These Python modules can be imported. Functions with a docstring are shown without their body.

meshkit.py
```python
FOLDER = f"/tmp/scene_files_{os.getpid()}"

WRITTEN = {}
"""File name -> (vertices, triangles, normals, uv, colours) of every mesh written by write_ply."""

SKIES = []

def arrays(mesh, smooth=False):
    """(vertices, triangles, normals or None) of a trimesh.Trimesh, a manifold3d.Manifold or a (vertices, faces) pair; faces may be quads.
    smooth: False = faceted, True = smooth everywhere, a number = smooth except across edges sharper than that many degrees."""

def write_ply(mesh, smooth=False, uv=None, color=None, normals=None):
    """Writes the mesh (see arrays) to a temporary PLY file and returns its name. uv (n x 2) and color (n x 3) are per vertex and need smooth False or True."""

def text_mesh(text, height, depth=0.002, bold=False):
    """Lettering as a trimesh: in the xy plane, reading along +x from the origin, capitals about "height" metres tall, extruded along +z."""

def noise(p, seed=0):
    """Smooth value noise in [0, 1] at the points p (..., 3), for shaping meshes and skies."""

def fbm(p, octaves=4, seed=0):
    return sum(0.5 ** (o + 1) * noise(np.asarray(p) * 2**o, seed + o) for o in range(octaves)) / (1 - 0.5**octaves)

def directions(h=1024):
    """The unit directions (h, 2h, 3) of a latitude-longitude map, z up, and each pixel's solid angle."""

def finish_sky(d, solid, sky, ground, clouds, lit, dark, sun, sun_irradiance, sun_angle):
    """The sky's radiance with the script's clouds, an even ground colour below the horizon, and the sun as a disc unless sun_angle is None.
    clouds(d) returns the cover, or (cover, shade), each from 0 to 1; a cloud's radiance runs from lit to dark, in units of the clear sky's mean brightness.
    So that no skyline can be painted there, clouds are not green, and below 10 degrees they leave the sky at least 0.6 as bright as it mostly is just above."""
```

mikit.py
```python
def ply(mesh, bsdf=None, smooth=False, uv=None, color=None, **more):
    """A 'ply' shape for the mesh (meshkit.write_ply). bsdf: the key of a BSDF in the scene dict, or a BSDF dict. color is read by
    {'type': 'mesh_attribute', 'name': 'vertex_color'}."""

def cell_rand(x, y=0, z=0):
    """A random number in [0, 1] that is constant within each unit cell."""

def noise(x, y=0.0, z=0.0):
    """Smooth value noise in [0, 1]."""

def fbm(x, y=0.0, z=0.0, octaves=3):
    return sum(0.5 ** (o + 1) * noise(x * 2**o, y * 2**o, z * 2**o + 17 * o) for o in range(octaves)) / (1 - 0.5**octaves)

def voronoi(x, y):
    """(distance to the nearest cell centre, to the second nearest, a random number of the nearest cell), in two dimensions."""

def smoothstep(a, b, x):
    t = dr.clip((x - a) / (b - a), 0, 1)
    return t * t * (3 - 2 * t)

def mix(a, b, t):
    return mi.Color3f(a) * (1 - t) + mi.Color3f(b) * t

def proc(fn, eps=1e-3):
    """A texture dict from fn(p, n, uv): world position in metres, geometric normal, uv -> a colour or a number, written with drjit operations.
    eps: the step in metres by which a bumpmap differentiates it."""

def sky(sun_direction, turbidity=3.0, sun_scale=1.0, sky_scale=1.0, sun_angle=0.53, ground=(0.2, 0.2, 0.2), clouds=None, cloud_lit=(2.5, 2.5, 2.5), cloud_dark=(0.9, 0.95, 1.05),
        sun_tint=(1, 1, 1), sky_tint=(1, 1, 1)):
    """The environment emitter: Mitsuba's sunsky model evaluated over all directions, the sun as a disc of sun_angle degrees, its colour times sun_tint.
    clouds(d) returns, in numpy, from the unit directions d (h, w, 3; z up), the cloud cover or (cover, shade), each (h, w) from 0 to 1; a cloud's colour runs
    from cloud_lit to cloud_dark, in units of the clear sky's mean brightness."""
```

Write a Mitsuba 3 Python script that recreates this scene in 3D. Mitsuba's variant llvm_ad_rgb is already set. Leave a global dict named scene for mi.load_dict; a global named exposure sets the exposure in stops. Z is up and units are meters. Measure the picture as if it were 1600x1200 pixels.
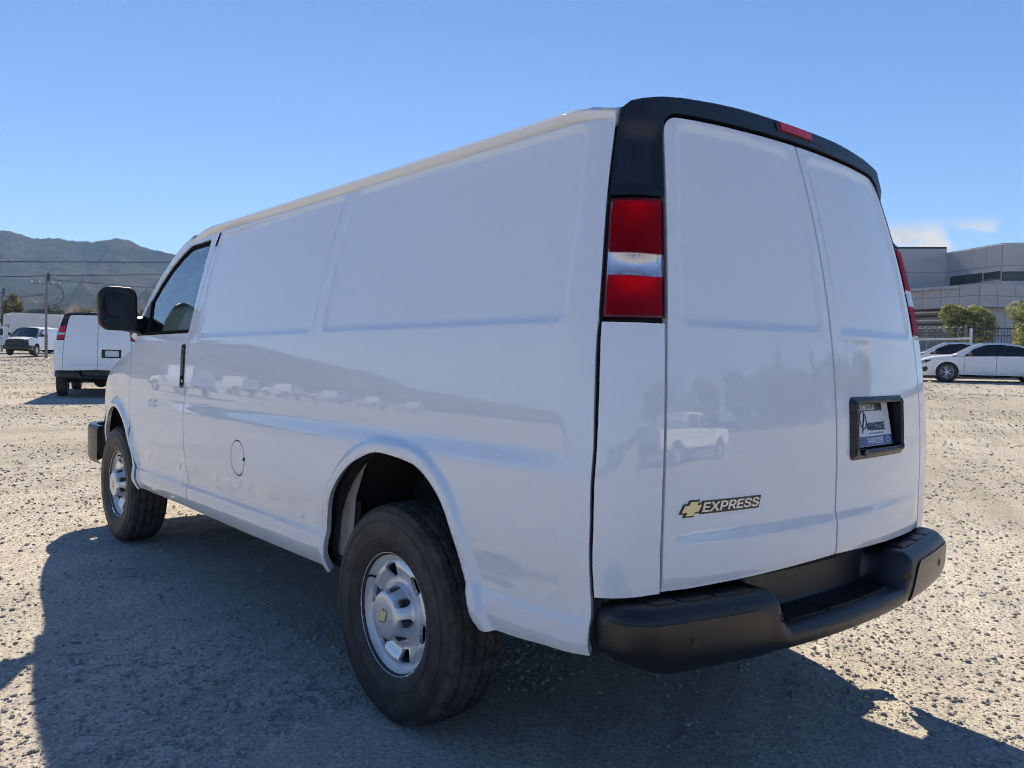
import math
import numpy as np
import drjit as dr
import shapely
import trimesh
import manifold3d as m3
import mitsuba as mi
import mikit
import meshkit
from mikit import proc, noise, fbm, voronoi, smoothstep, mix
from scipy.interpolate import PchipInterpolator, CubicSpline
from shapely.geometry import Polygon, LineString, Point, box as sbox

rng = np.random.default_rng(7)
T = mi.ScalarTransform4f
scene, labels = {}, {}

# ---------------------------------------------------------------- camera, sky and exposure
exposure = 2.76
CAM = np.array([-2.506, -1.359, 1.303])
YAW, PITCH, ROLL, FOCAL = 0.6983, -0.03543, 0.02351, 1299.565     # radians; focal length in pixels of a 1600 pixel wide picture
_f = np.array([math.sin(YAW) * math.cos(PITCH), math.cos(YAW) * math.cos(PITCH), math.sin(PITCH)])
_r = np.cross(_f, [0, 0, 1]); _r /= np.linalg.norm(_r)
_u = np.cross(_r, _f)
_up = -math.sin(ROLL) * _r + math.cos(ROLL) * _u
scene['camera'] = {'type': 'perspective', 'fov': math.degrees(2 * math.atan(800 / FOCAL)), 'fov_axis': 'x', 'near_clip': .05, 'far_clip': 12000.,
                   'to_world': T().look_at(origin=CAM.tolist(), target=(CAM + _f).tolist(), up=_up.tolist())}
SUN = np.array([.60, 1.11, 1.0])


def clouds(d):
    """A few small fair-weather clouds low over the horizon, all round."""
    az, el = np.arctan2(d[..., 0], d[..., 1]), np.degrees(np.arcsin(np.clip(d[..., 2], -1, 1)))
    p = np.stack([az * 17, el * .62 + .85, 0 * el], -1)
    n = meshkit.fbm(p + 3.7, 5, 3)
    band = np.clip((el - 2) / 3, 0, 1) * np.clip((8.9 - el) / 1.0, 0, 1)
    where = meshkit.noise(np.stack([az * 2.4 + 5.1, 0 * el, 0 * el], -1), 5)
    cover = np.clip((n - .56 + .16 * (where - .5)) / .06, 0, 1) * band
    shade = np.clip((meshkit.fbm(p + [3.7, 4.05, 0], 4, 3) - .52) / .25, 0, 1) * .6
    a = np.degrees(az)
    seen = np.clip(1 - np.abs(a - 66) / 9, 0, 1) + np.clip(1 - np.abs(a - 118) / 26, 0, 1) + .8 * np.clip(1 - np.abs(a + 130) / 30, 0, 1)
    return cover * .92 * np.clip(seen * 2, 0, 1), shade


scene['sky'] = mikit.sky(SUN.tolist(), turbidity=1.0, sky_tint=(.425, .50, .655), sun_tint=(.93, 1.0, 1.10), clouds=clouds)
# ---------------------------------------------------------------- entries, labels and mesh helpers
def label(key, text=None, cat=None, group=None, kind=None):
    labels[key] = {k: v for k, v in dict(label=text, category=cat, group=group, kind=kind).items() if v}


def free(key):
    if not any(k == key or k.startswith(key + '__') for k in list(scene) + list(labels)):
        return key
    n = 1
    while any(k == f'{key}_{n:03d}' or k.startswith(f'{key}_{n:03d}__') for k in list(scene) + list(labels)):
        n += 1
    return f'{key}_{n:03d}'


class Thing:
    """Collects a thing's parts, {suffix: shape dict}, in the thing's own coordinates; place() adds them to the scene under a key."""

    def __init__(self):
        self.parts = {}

    def add(self, name, mesh, mat, smooth=30, to=None):
        base, n = name, 0
        while name in self.parts:
            n += 1
            name = f'{base}_{n:03d}'
        self.parts[name] = (mesh if isinstance(mesh, dict) else shape(mesh, mat, smooth), to)
        return name

    def place(self, key, to_world=None, skip=()):
        for name, (d, own) in self.parts.items():
            if any(name.startswith(s) for s in skip):
                continue
            m = np.eye(4) if to_world is None else np.asarray(to_world, float)
            if own is not None:
                m = m @ own
            d = dict(d)
            if not np.allclose(m, np.eye(4)):
                d['to_world'] = T(m.tolist())
            scene[f'{key}__{name}' if name else key] = d
        return key


def shape(mesh, mat, smooth=30):
    if isinstance(mesh, tuple) and len(mesh) == 3:            # vertices, triangles, normals
        path = meshkit.write_ply(mesh[:2], False, normals=mesh[2])
        return {'type': 'ply', 'filename': path, 'face_normals': False, 'bsdf': {'type': 'ref', 'id': mat}}
    return mikit.ply(mesh, mat, smooth=smooth)


def put(x=0, y=0, z=0, heading=0, s=1.0):
    """Matrix: heading in degrees turns the thing's +y towards +x."""
    a = math.radians(-heading)
    m = np.eye(4)
    m[:3, :3] = np.array([[math.cos(a), -math.sin(a), 0], [math.sin(a), math.cos(a), 0], [0, 0, 1]]) * s
    m[:3, 3] = x, y, z
    return m


def cat(*meshes):
    vs, fs, ns, at = [], [], [], 0
    three = all(isinstance(m, tuple) and len(m) == 3 for m in meshes)
    for m in meshes:
        v, f = (m[0], m[1]) if isinstance(m, tuple) else (np.asarray(m.vertices), np.asarray(m.faces))
        vs.append(v); fs.append(np.asarray(f) + at); at += len(v)
        if three:
            ns.append(m[2])
    return (np.vstack(vs), np.vstack(fs)) + ((np.vstack(ns),) if three else ())


def mirrored(m):
    v = np.array(m[0]) * [-1, 1, 1]
    return (v, np.asarray(m[1])[:, ::-1]) + ((np.array(m[2]) * [-1, 1, 1],) if len(m) == 3 else ())


def tm(mesh):
    return (np.array(mesh.vertices), np.array(mesh.faces))


def man(m):
    g = m.to_mesh()
    return np.array(g.vert_properties[:, :3], float), np.array(g.tri_verts, int)


def to_man(v, f):
    return m3.Manifold(m3.Mesh(np.ascontiguousarray(v, np.float32), np.ascontiguousarray(f, np.uint32)))


def rbox(cx, cy, cz, sx, sy, sz, r=.01, seg=8):
    """A box with rounded edges: centre, full sizes."""
    r = min(r, sx / 2.01, sy / 2.01, sz / 2.01)
    s = m3.Manifold.sphere(r, seg)
    pts = [s.translate((a * (sx / 2 - r), b * (sy / 2 - r), c * (sz / 2 - r))) for a in (-1, 1) for b in (-1, 1) for c in (-1, 1)]
    v, f = man(m3.Manifold.batch_hull(pts))
    return v + [cx, cy, cz], f


def rot_about(m, axis, deg, point=(0, 0, 0)):
    R = trimesh.transformations.rotation_matrix(math.radians(deg), axis, point)
    return (np.asarray(m[0]) @ R[:3, :3].T + R[:3, 3], m[1])


def tube(pts, r, seg=10, closed=False, caps=True):
    """A round bar along a polyline; r may vary."""
    p = np.asarray(pts, float)
    n = len(p)
    r = np.broadcast_to(np.asarray(r, float), (n,))
    t = (np.roll(p, -1, 0) - np.roll(p, 1, 0)) if closed else np.gradient(p, axis=0)
    t /= np.linalg.norm(t, axis=1, keepdims=True) + 1e-12
    ref = np.array([0, 0, 1.]) if abs(t[0, 2]) < .9 else np.array([1., 0, 0])
    a = np.cross(t[0], ref); a /= np.linalg.norm(a)
    A = []
    for i in range(n):
        a = a - t[i] * (a @ t[i]); a /= np.linalg.norm(a)
        A.append(a)
    A = np.array(A); B = np.cross(t, A)
    g = np.arange(seg) * 2 * np.pi / seg
    v = p[:, None] + r[:, None, None] * (np.cos(g)[None, :, None] * A[:, None] + np.sin(g)[None, :, None] * B[:, None])
    k = n if closed else n - 1
    i, j = np.meshgrid(np.arange(k), np.arange(seg), indexing='ij')
    q = np.stack([i * seg + j, i * seg + (j + 1) % seg, (i + 1) % n * seg + (j + 1) % seg, (i + 1) % n * seg + j], -1).reshape(-1, 4)
    f = np.vstack([q[:, [0, 1, 2]], q[:, [0, 2, 3]]])
    v = v.reshape(-1, 3)
    if caps and not closed:
        v = np.vstack([v, p[0], p[-1]])
        jj = np.arange(seg)
        f = np.vstack([f, np.stack([jj * 0 + len(v) - 2, (jj + 1) % seg, jj], 1), np.stack([jj * 0 + len(v) - 1, (n - 1) * seg + jj, (n - 1) * seg + (jj + 1) % seg], 1)])
    return v, f


def grid(P, flip=False, wrap=False):
    """A sheet from an array of points (m, n, 3)."""
    m, n = P.shape[:2]
    i, j = np.meshgrid(np.arange(m - 1), np.arange(n if wrap else n - 1), indexing='ij')
    k = (j + 1) % n
    q = np.stack([i * n + j, i * n + k, (i + 1) * n + k, (i + 1) * n + j], -1).reshape(-1, 4)
    f = np.vstack([q[:, [0, 1, 2]], q[:, [0, 2, 3]]])
    return P.reshape(-1, 3), f[:, ::-1] if flip else f


def revolve(profile, seg=64, axis='x', close=False):
    """profile rows (distance along the axis, radius). The sheet turns round the x axis."""
    p = np.asarray(profile, float)
    g = np.arange(seg) * 2 * np.pi / seg
    P = np.stack([np.broadcast_to(p[:, :1], (len(p), seg)), p[:, 1:] * np.cos(g), p[:, 1:] * np.sin(g)], -1)
    return grid(P, wrap=True)


def cyl(p0, p1, r, seg=20):
    return tube([p0, p1], r, seg)


def poly3(pts, d, origin=(0, 0, 0), ex=(1, 0, 0), ey=(0, 0, 1)):
    """A polygon (shapely or points) in the plane origin + a ex + b ey, d thick along ex x ey."""
    g = pts if isinstance(pts, (Polygon, shapely.MultiPolygon)) else Polygon(pts)
    out = []
    for h in getattr(g, 'geoms', [g]):
        out.append(tm(trimesh.creation.extrude_polygon(h, d, engine='earcut')))
    v, f = cat(*out)
    ex, ey = np.asarray(ex, float), np.asarray(ey, float)
    return np.asarray(origin) + v[:, :1] * ex + v[:, 1:2] * ey + v[:, 2:] * np.cross(ex, ey), f


def round_poly(pts, r):
    return Polygon(pts).buffer(-r).buffer(2 * r).buffer(-r) if r > 0 else Polygon(pts)


def smooth_line(pts, n=40):
    p = np.asarray(pts, float)
    t = np.r_[0, np.cumsum(np.linalg.norm(np.diff(p, axis=0), axis=1))]
    s = np.linspace(0, t[-1], n)
    return np.stack([PchipInterpolator(t, p[:, k])(s) for k in range(p.shape[1])], 1)


def clip_grid(poly, step):
    """Triangles of a polygon cut along a square grid: (points (n, 2), triangles)."""
    out_v, out_f, at = [], [], 0
    for g in getattr(poly, 'geoms', [poly]):
        x0, y0, x1, y1 = g.bounds
        nx, ny = max(1, math.ceil((x1 - x0) / step)), max(1, math.ceil((y1 - y0) / step))
        xs, ys = x0 + step * np.arange(nx + 1) - 1e-4, y0 + step * np.arange(ny + 1) - 1e-4
        i, j = [k.ravel() for k in np.meshgrid(np.arange(nx), np.arange(ny), indexing='ij')]
        boxes = shapely.box(xs[i], ys[j], xs[i + 1], ys[j + 1])
        shapely.prepare(g)
        full = shapely.contains_properly(g, boxes)
        part = shapely.intersects(g, boxes) & ~full
        a, b, c, d = [np.stack([xs[i[full] + p], ys[j[full] + q]], 1) for p, q in ((0, 0), (1, 0), (1, 1), (0, 1))]
        k = len(a)
        v, f = [a, b, c, d], [np.stack([np.arange(k), k + np.arange(k), 2 * k + np.arange(k)], 1), np.stack([np.arange(k), 2 * k + np.arange(k), 3 * k + np.arange(k)], 1)]
        n = 4 * k
        for piece in shapely.intersection(boxes[part], g):
            for h in getattr(piece, 'geoms', [piece]):
                if h.geom_type != 'Polygon' or h.area < 1e-9:
                    continue
                ring = np.array(h.exterior.coords)[:-1]
                if not h.exterior.is_ccw:
                    ring = ring[::-1]
                if len(ring) == 3 or (len(h.interiors) == 0 and h.convex_hull.area < h.area * 1.0001):
                    t = np.array([[0, q, q + 1] for q in range(1, len(ring) - 1)])
                else:
                    ring, t = trimesh.creation.triangulate_polygon(h, engine='earcut')
                    e = ring[t]
                    s = np.cross(np.c_[e[:, 1] - e[:, 0], np.zeros(len(e))], np.c_[e[:, 2] - e[:, 0], np.zeros(len(e))])[:, 2]
                    t = np.where(s[:, None] < 0, t[:, ::-1], t)
                v.append(ring); f.append(np.asarray(t) + n); n += len(ring)
        v, f = np.vstack(v), np.vstack(f)
        key, inv = np.unique(np.round(v * 2e5).astype(np.int64), axis=0, return_inverse=True)
        f = inv.ravel()[f]
        f = f[(f[:, 0] != f[:, 1]) & (f[:, 1] != f[:, 2]) & (f[:, 0] != f[:, 2])]
        out_v.append(key / 2e5); out_f.append(f + at); at += len(key)
    return np.vstack(out_v), np.vstack(out_f)


def panel(poly, fn, step, depth=.012, flip=False, gap=0.0, back=False):
    """A sheet-metal panel: the polygon of the (a, b) plane laid on the surface fn(a, b), with a turned-in edge; (vertices, triangles, normals).
    The outside is da x db, or its opposite with flip."""
    if gap:
        poly = poly.buffer(-gap, join_style=1)
    p, f = clip_grid(poly, step)
    h = min(.0015, step / 6)
    sg = -1.0 if flip else 1.0
    a, b = p[:, 0], p[:, 1]
    P = fn(a, b)
    N = sg * np.cross(fn(a + h, b) - fn(a - h, b), fn(a, b + h) - fn(a, b - h))
    N /= np.linalg.norm(N, axis=1, keepdims=True) + 1e-15
    f = f[:, ::-1] if flip else f
    e = np.sort(np.vstack([f[:, [0, 1]], f[:, [1, 2]], f[:, [2, 0]]]), 1)
    d = np.vstack([f[:, [0, 1]], f[:, [1, 2]], f[:, [2, 0]]])
    _, inv, cnt = np.unique(e, axis=0, return_inverse=True, return_counts=True)
    d = d[cnt[inv.ravel()] == 1]
    V, F, NN = [P], [f], [N]
    if depth and len(d):
        q = [P[d[:, 0]], P[d[:, 1]], P[d[:, 1]] - N[d[:, 1]] * depth, P[d[:, 0]] - N[d[:, 0]] * depth]
        n = np.cross(q[3] - q[0], q[1] - q[0])
        n /= np.linalg.norm(n, axis=1, keepdims=True) + 1e-15
        k, m = len(d), len(P)
        i = np.arange(k)
        V += q; NN += [n] * 4
        F.append(np.vstack([np.stack([m + i, m + 3 * k + i, m + k + i], 1), np.stack([m + k + i, m + 3 * k + i, m + 2 * k + i], 1)]))
    return np.vstack(V), np.vstack(F), np.vstack(NN)


class Field:
    """Signed distance to a polygon (negative inside), evaluated near it only."""

    def __init__(self, poly, reach=.12):
        self.p, self.b, self.reach = poly, poly.boundary, reach
        shapely.prepare(self.p); shapely.prepare(self.b)

    def __call__(self, a, b):
        a, b = np.broadcast_arrays(np.asarray(a, float), np.asarray(b, float))
        x0, y0, x1, y1 = self.p.bounds
        r = self.reach
        near = (a > x0 - r) & (a < x1 + r) & (b > y0 - r) & (b < y1 + r)
        out = np.full(a.shape, 1.0)
        if near.any():
            pts = shapely.points(a[near], b[near])
            d = shapely.distance(pts, self.b)
            out[near] = np.where(shapely.contains(self.p, pts), -d, d)
        return out


def sstep(a, b, x):
    t = np.clip((x - a) / (b - a), 0, 1)
    return t * t * (3 - 2 * t)


def zat(py, dist, px):
    """Height that shows at a pixel row at a distance (measured off the photograph)."""
    b = ray_dir(px, py)
    return CAM[2] + dist * b[2] / math.hypot(b[0], b[1])


def ray_dir(px, py):
    rr, uu = math.cos(ROLL) * _r + math.sin(ROLL) * _u, _up
    return _f + (px - 800) / FOCAL * rr - (py - 600) / FOCAL * uu


def bearing(px, py):
    b = ray_dir(px, py)
    return math.degrees(math.atan2(b[0], b[1]))




# ---------------------------------------------------------------- bearings: where a thing stands, from the camera's foot
def spot(bear, dist):
    b = math.radians(bear)
    x, y = CAM[0] + dist * math.sin(b), CAM[1] + dist * math.cos(b)
    return x, y, float(lot_z(x, y))
# ---------------------------------------------------------------- the van's outer skin (x right, y forward, z up; the foot of the rear doors is y = 0)
_W = PchipInterpolator([.40, .47, .50, .545, .585, .62, .66, .80, .95, 1.055, 1.20, 1.36, 1.42, 1.60, 1.80, 2.0, 2.2],
                       [.915, .938, .955, .971, .968, .960, .963, .9795, .9815, .9735, .9645, .9525, .942, .904, .857, .805, .75])
RAKE = .015                                         # the body stands a little higher behind: metres per metre
KB, RC = .13, .17                                   # bow of the rear doors in plan, radius of the rear corners


def half_width(z, y=2.0):
    t = np.clip((np.asarray(y, float) - 4.15) / 1.3, 0, 1.05)
    return _W(np.clip(z, .4, 2.2)) - .16 * t ** 2.2


def rear_y(x, z):
    return .19 * np.clip((np.asarray(z, float) - .9) / 1.12, 0, 2) ** 2 + KB * np.asarray(x, float) ** 2


def corner(z):
    """The rear corner's arc at height z: centre (px, py), where it meets the door surface (xt), and its angle there."""
    w = half_width(z)
    px = -w + RC
    xt = px - .02
    for _ in range(5):
        s = 2 * KB * xt
        xt = px + RC * s / np.sqrt(1 + s * s)
    s = 2 * KB * xt
    q = np.sqrt(1 + s * s)
    return px, rear_y(xt, z) + RC / q, xt, np.arccos(-s / q), q


def side_point(a, z):
    """a runs like y along the side and on, as arc length, round the rear corner towards the doors."""
    a, z = np.broadcast_arrays(np.asarray(a, float), np.asarray(z, float))
    px, py, xt, tm, q = corner(z)
    th = np.clip((py - a) / RC, 0, tm)
    x, y = px - RC * np.cos(th), py - RC * np.sin(th)
    x = np.where(a > py, -half_width(z, a), x)
    y = np.where(a > py, a, y)
    rest = np.maximum(py - RC * tm - a, 0) / q
    x = np.where(rest > 0, xt + rest, x)
    y = np.where(rest > 0, rear_y(xt + rest, z), y)
    return np.stack([x, y, z - RAKE * y], -1)


def a_of_x(x, z):
    px, py, xt, tm, q = corner(z)
    return py - RC * tm - (x - xt) * q


def rear_point(x, z):
    x, z = np.broadcast_arrays(np.asarray(x, float), np.asarray(z, float))
    y = rear_y(x, z)
    return np.stack([x, y, z - RAKE * y], -1)
# ---------------------------------------------------------------- materials
def rgb(*c):
    return {'type': 'rgb', 'value': list(c)}


def two(d):
    return {'type': 'twosided', 'bsdf': d}


def mat(key, d, twos=True):
    scene[key] = two(d) if twos else d


def paint_colour(p, n, uv):
    dust = smoothstep(.95, .35, p.z) * (.35 + .65 * fbm(p.x * 9, p.y * 9, p.z * 14, octaves=4))
    return mix(mi.Color3f(.755, .79, .835), mi.Color3f(.56, .54, .50), .34 * dust)


mat('white_paint', {'type': 'plastic', 'diffuse_reflectance': proc(paint_colour), 'int_ior': 1.7, 'nonlinear': False})
mat('far_white', {'type': 'roughplastic', 'diffuse_reflectance': rgb(.76, .77, .78), 'alpha': .05})
mat('box_white', {'type': 'roughplastic', 'diffuse_reflectance': proc(lambda p, n, uv: mix(mi.Color3f(.72, .73, .74), mi.Color3f(.58, .58, .57), fbm(p.x * .8, p.y * .8, p.z * 2.5, octaves=4) * .5)), 'alpha': .25})
mat('inner_grey', {'type': 'diffuse', 'reflectance': rgb(.035, .036, .04)})
mat('primer_grey', {'type': 'roughplastic', 'diffuse_reflectance': proc(lambda p, n, uv: mix(mi.Color3f(.42, .42, .42), mi.Color3f(.26, .24, .22), fbm(p.x * 14, p.y * 14, p.z * 14))), 'alpha': .3})
mat('under_black', {'type': 'diffuse', 'reflectance': proc(lambda p, n, uv: mix(mi.Color3f(.022, .022, .023), mi.Color3f(.06, .052, .045), fbm(p.x * 11, p.y * 11, p.z * 11) ** 2))})
mat('black_plastic', {'type': 'bumpmap', 'arbitrary': proc(lambda p, n, uv: noise(p.x * 900, p.y * 900, p.z * 900), eps=3e-4), 'scale': .00012,
                      'bsdf': {'type': 'roughplastic', 'diffuse_reflectance': proc(lambda p, n, uv: mix(mi.Color3f(.011, .012, .014), mi.Color3f(.045, .042, .038), .22 * fbm(p.x * 7, p.y * 7, p.z * 20, octaves=4) * smoothstep(1.1, .5, p.z))), 'alpha': .24}})
mat('satin_black', {'type': 'roughplastic', 'diffuse_reflectance': rgb(.013, .013, .014), 'alpha': .13})
mat('gloss_black', {'type': 'roughplastic', 'diffuse_reflectance': rgb(.012, .013, .016), 'alpha': .09})
mat('black_rubber', {'type': 'diffuse', 'reflectance': rgb(.02, .02, .021)})
mat('tyre_rubber', {'type': 'roughplastic', 'diffuse_reflectance': proc(lambda p, n, uv: mix(mi.Color3f(.030, .030, .032), mi.Color3f(.080, .073, .065), smoothstep(.35, .8, fbm(p.x * 16, p.y * 16, p.z * 16, octaves=4)) * .55)), 'alpha': .42, 'int_ior': 1.4})
mat('tyre_tread', {'type': 'diffuse', 'reflectance': proc(lambda p, n, uv: mix(mi.Color3f(.050, .049, .048), mi.Color3f(.12, .11, .10), smoothstep(.3, .75, fbm(p.x * 25, p.y * 25, p.z * 25, octaves=4)) * .6))})
mat('silver_steel', {'type': 'principled', 'base_color': rgb(.74, .75, .77), 'metallic': .6, 'roughness': .32, 'specular': .5})
mat('cap_silver', {'type': 'principled', 'base_color': rgb(.66, .675, .70), 'metallic': .55, 'roughness': .28, 'clearcoat': .5})
mat('brushed', {'type': 'roughconductor', 'material': 'Al', 'alpha': .22})
mat('chrome', {'type': 'roughconductor', 'material': 'Cr', 'alpha': .12})
mat('badge_silver', {'type': 'principled', 'base_color': rgb(.78, .76, .70), 'metallic': .35, 'roughness': .3})
mat('gold', {'type': 'principled', 'base_color': rgb(.80, .66, .36), 'metallic': .35, 'roughness': .35})
mat('rust_metal', {'type': 'roughplastic', 'diffuse_reflectance': proc(lambda p, n, uv: mix(mi.Color3f(.20, .20, .20), mi.Color3f(.20, .12, .07), smoothstep(.4, .7, fbm(p.x * 20, p.y * 20, p.z * 20)))), 'alpha': .4})
mat('mirror', {'type': 'conductor', 'material': 'Ag', 'specular_reflectance': rgb(.30, .31, .33)})
mat('window_glass', {'type': 'thindielectric', 'int_ior': 1.52, 'specular_transmittance': rgb(.36, .46, .47)}, False)
mat('seat_cloth', {'type': 'diffuse', 'reflectance': rgb(.045, .047, .052)})
mat('trim_grey', {'type': 'diffuse', 'reflectance': rgb(.09, .095, .10)})


def lens(r, g, b):
    def f(p, n, uv):
        rib = .5 + .5 * dr.sin(p.x * 900) * dr.sin(p.z * 900 + p.y * 500)
        top = smoothstep(1.66, 1.71, p.z) * fbm(p.x * 40, p.y * 40, p.z * 60)
        return mi.Color3f(r, g, b) * (.80 + .10 * rib + .5 * top)
    return f


mat('red_lens', {'type': 'plastic', 'diffuse_reflectance': proc(lens(.50, .014, .030)), 'int_ior': 1.5})
mat('deep_red', {'type': 'plastic', 'diffuse_reflectance': rgb(.055, .006, .012), 'int_ior': 1.5})
mat('clear_lens', {'type': 'plastic', 'diffuse_reflectance': proc(lambda p, n, uv: mix(mi.Color3f(.40, .45, .54), mi.Color3f(.70, .71, .70), fbm(p.x * 30, p.y * 30, p.z * 30)) * (.86 + .14 * dr.sin(p.x * 800 + p.y * 400))), 'int_ior': 1.5})
scene['red_glass'] = {'type': 'thindielectric', 'int_ior': 1.5, 'specular_transmittance': rgb(.80, .035, .05), 'specular_reflectance': rgb(.60, .10, .13)}
scene['clear_glass'] = {'type': 'thindielectric', 'int_ior': 1.5, 'specular_transmittance': rgb(.92, .94, .97)}
mat('reflector', {'type': 'principled', 'base_color': rgb(.75, .76, .78), 'metallic': .7, 'roughness': .28})
mat('plate_white', {'type': 'roughplastic', 'diffuse_reflectance': rgb(.66, .70, .74), 'alpha': .1})
mat('plate_blue', {'type': 'roughplastic', 'diffuse_reflectance': rgb(.03, .09, .30), 'alpha': .1})
mat('ink_blue', {'type': 'diffuse', 'reflectance': rgb(.05, .06, .12)})
mat('pale_ink', {'type': 'diffuse', 'reflectance': rgb(.22, .28, .42)})
mat('letter_white', {'type': 'diffuse', 'reflectance': rgb(.72, .74, .78)})
# ---------------------------------------------------------------- the van's wheel: axis x, outer face towards -x
def tri_wave(u):
    return 4 * np.abs(u - np.floor(u + .5)) - 1


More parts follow.
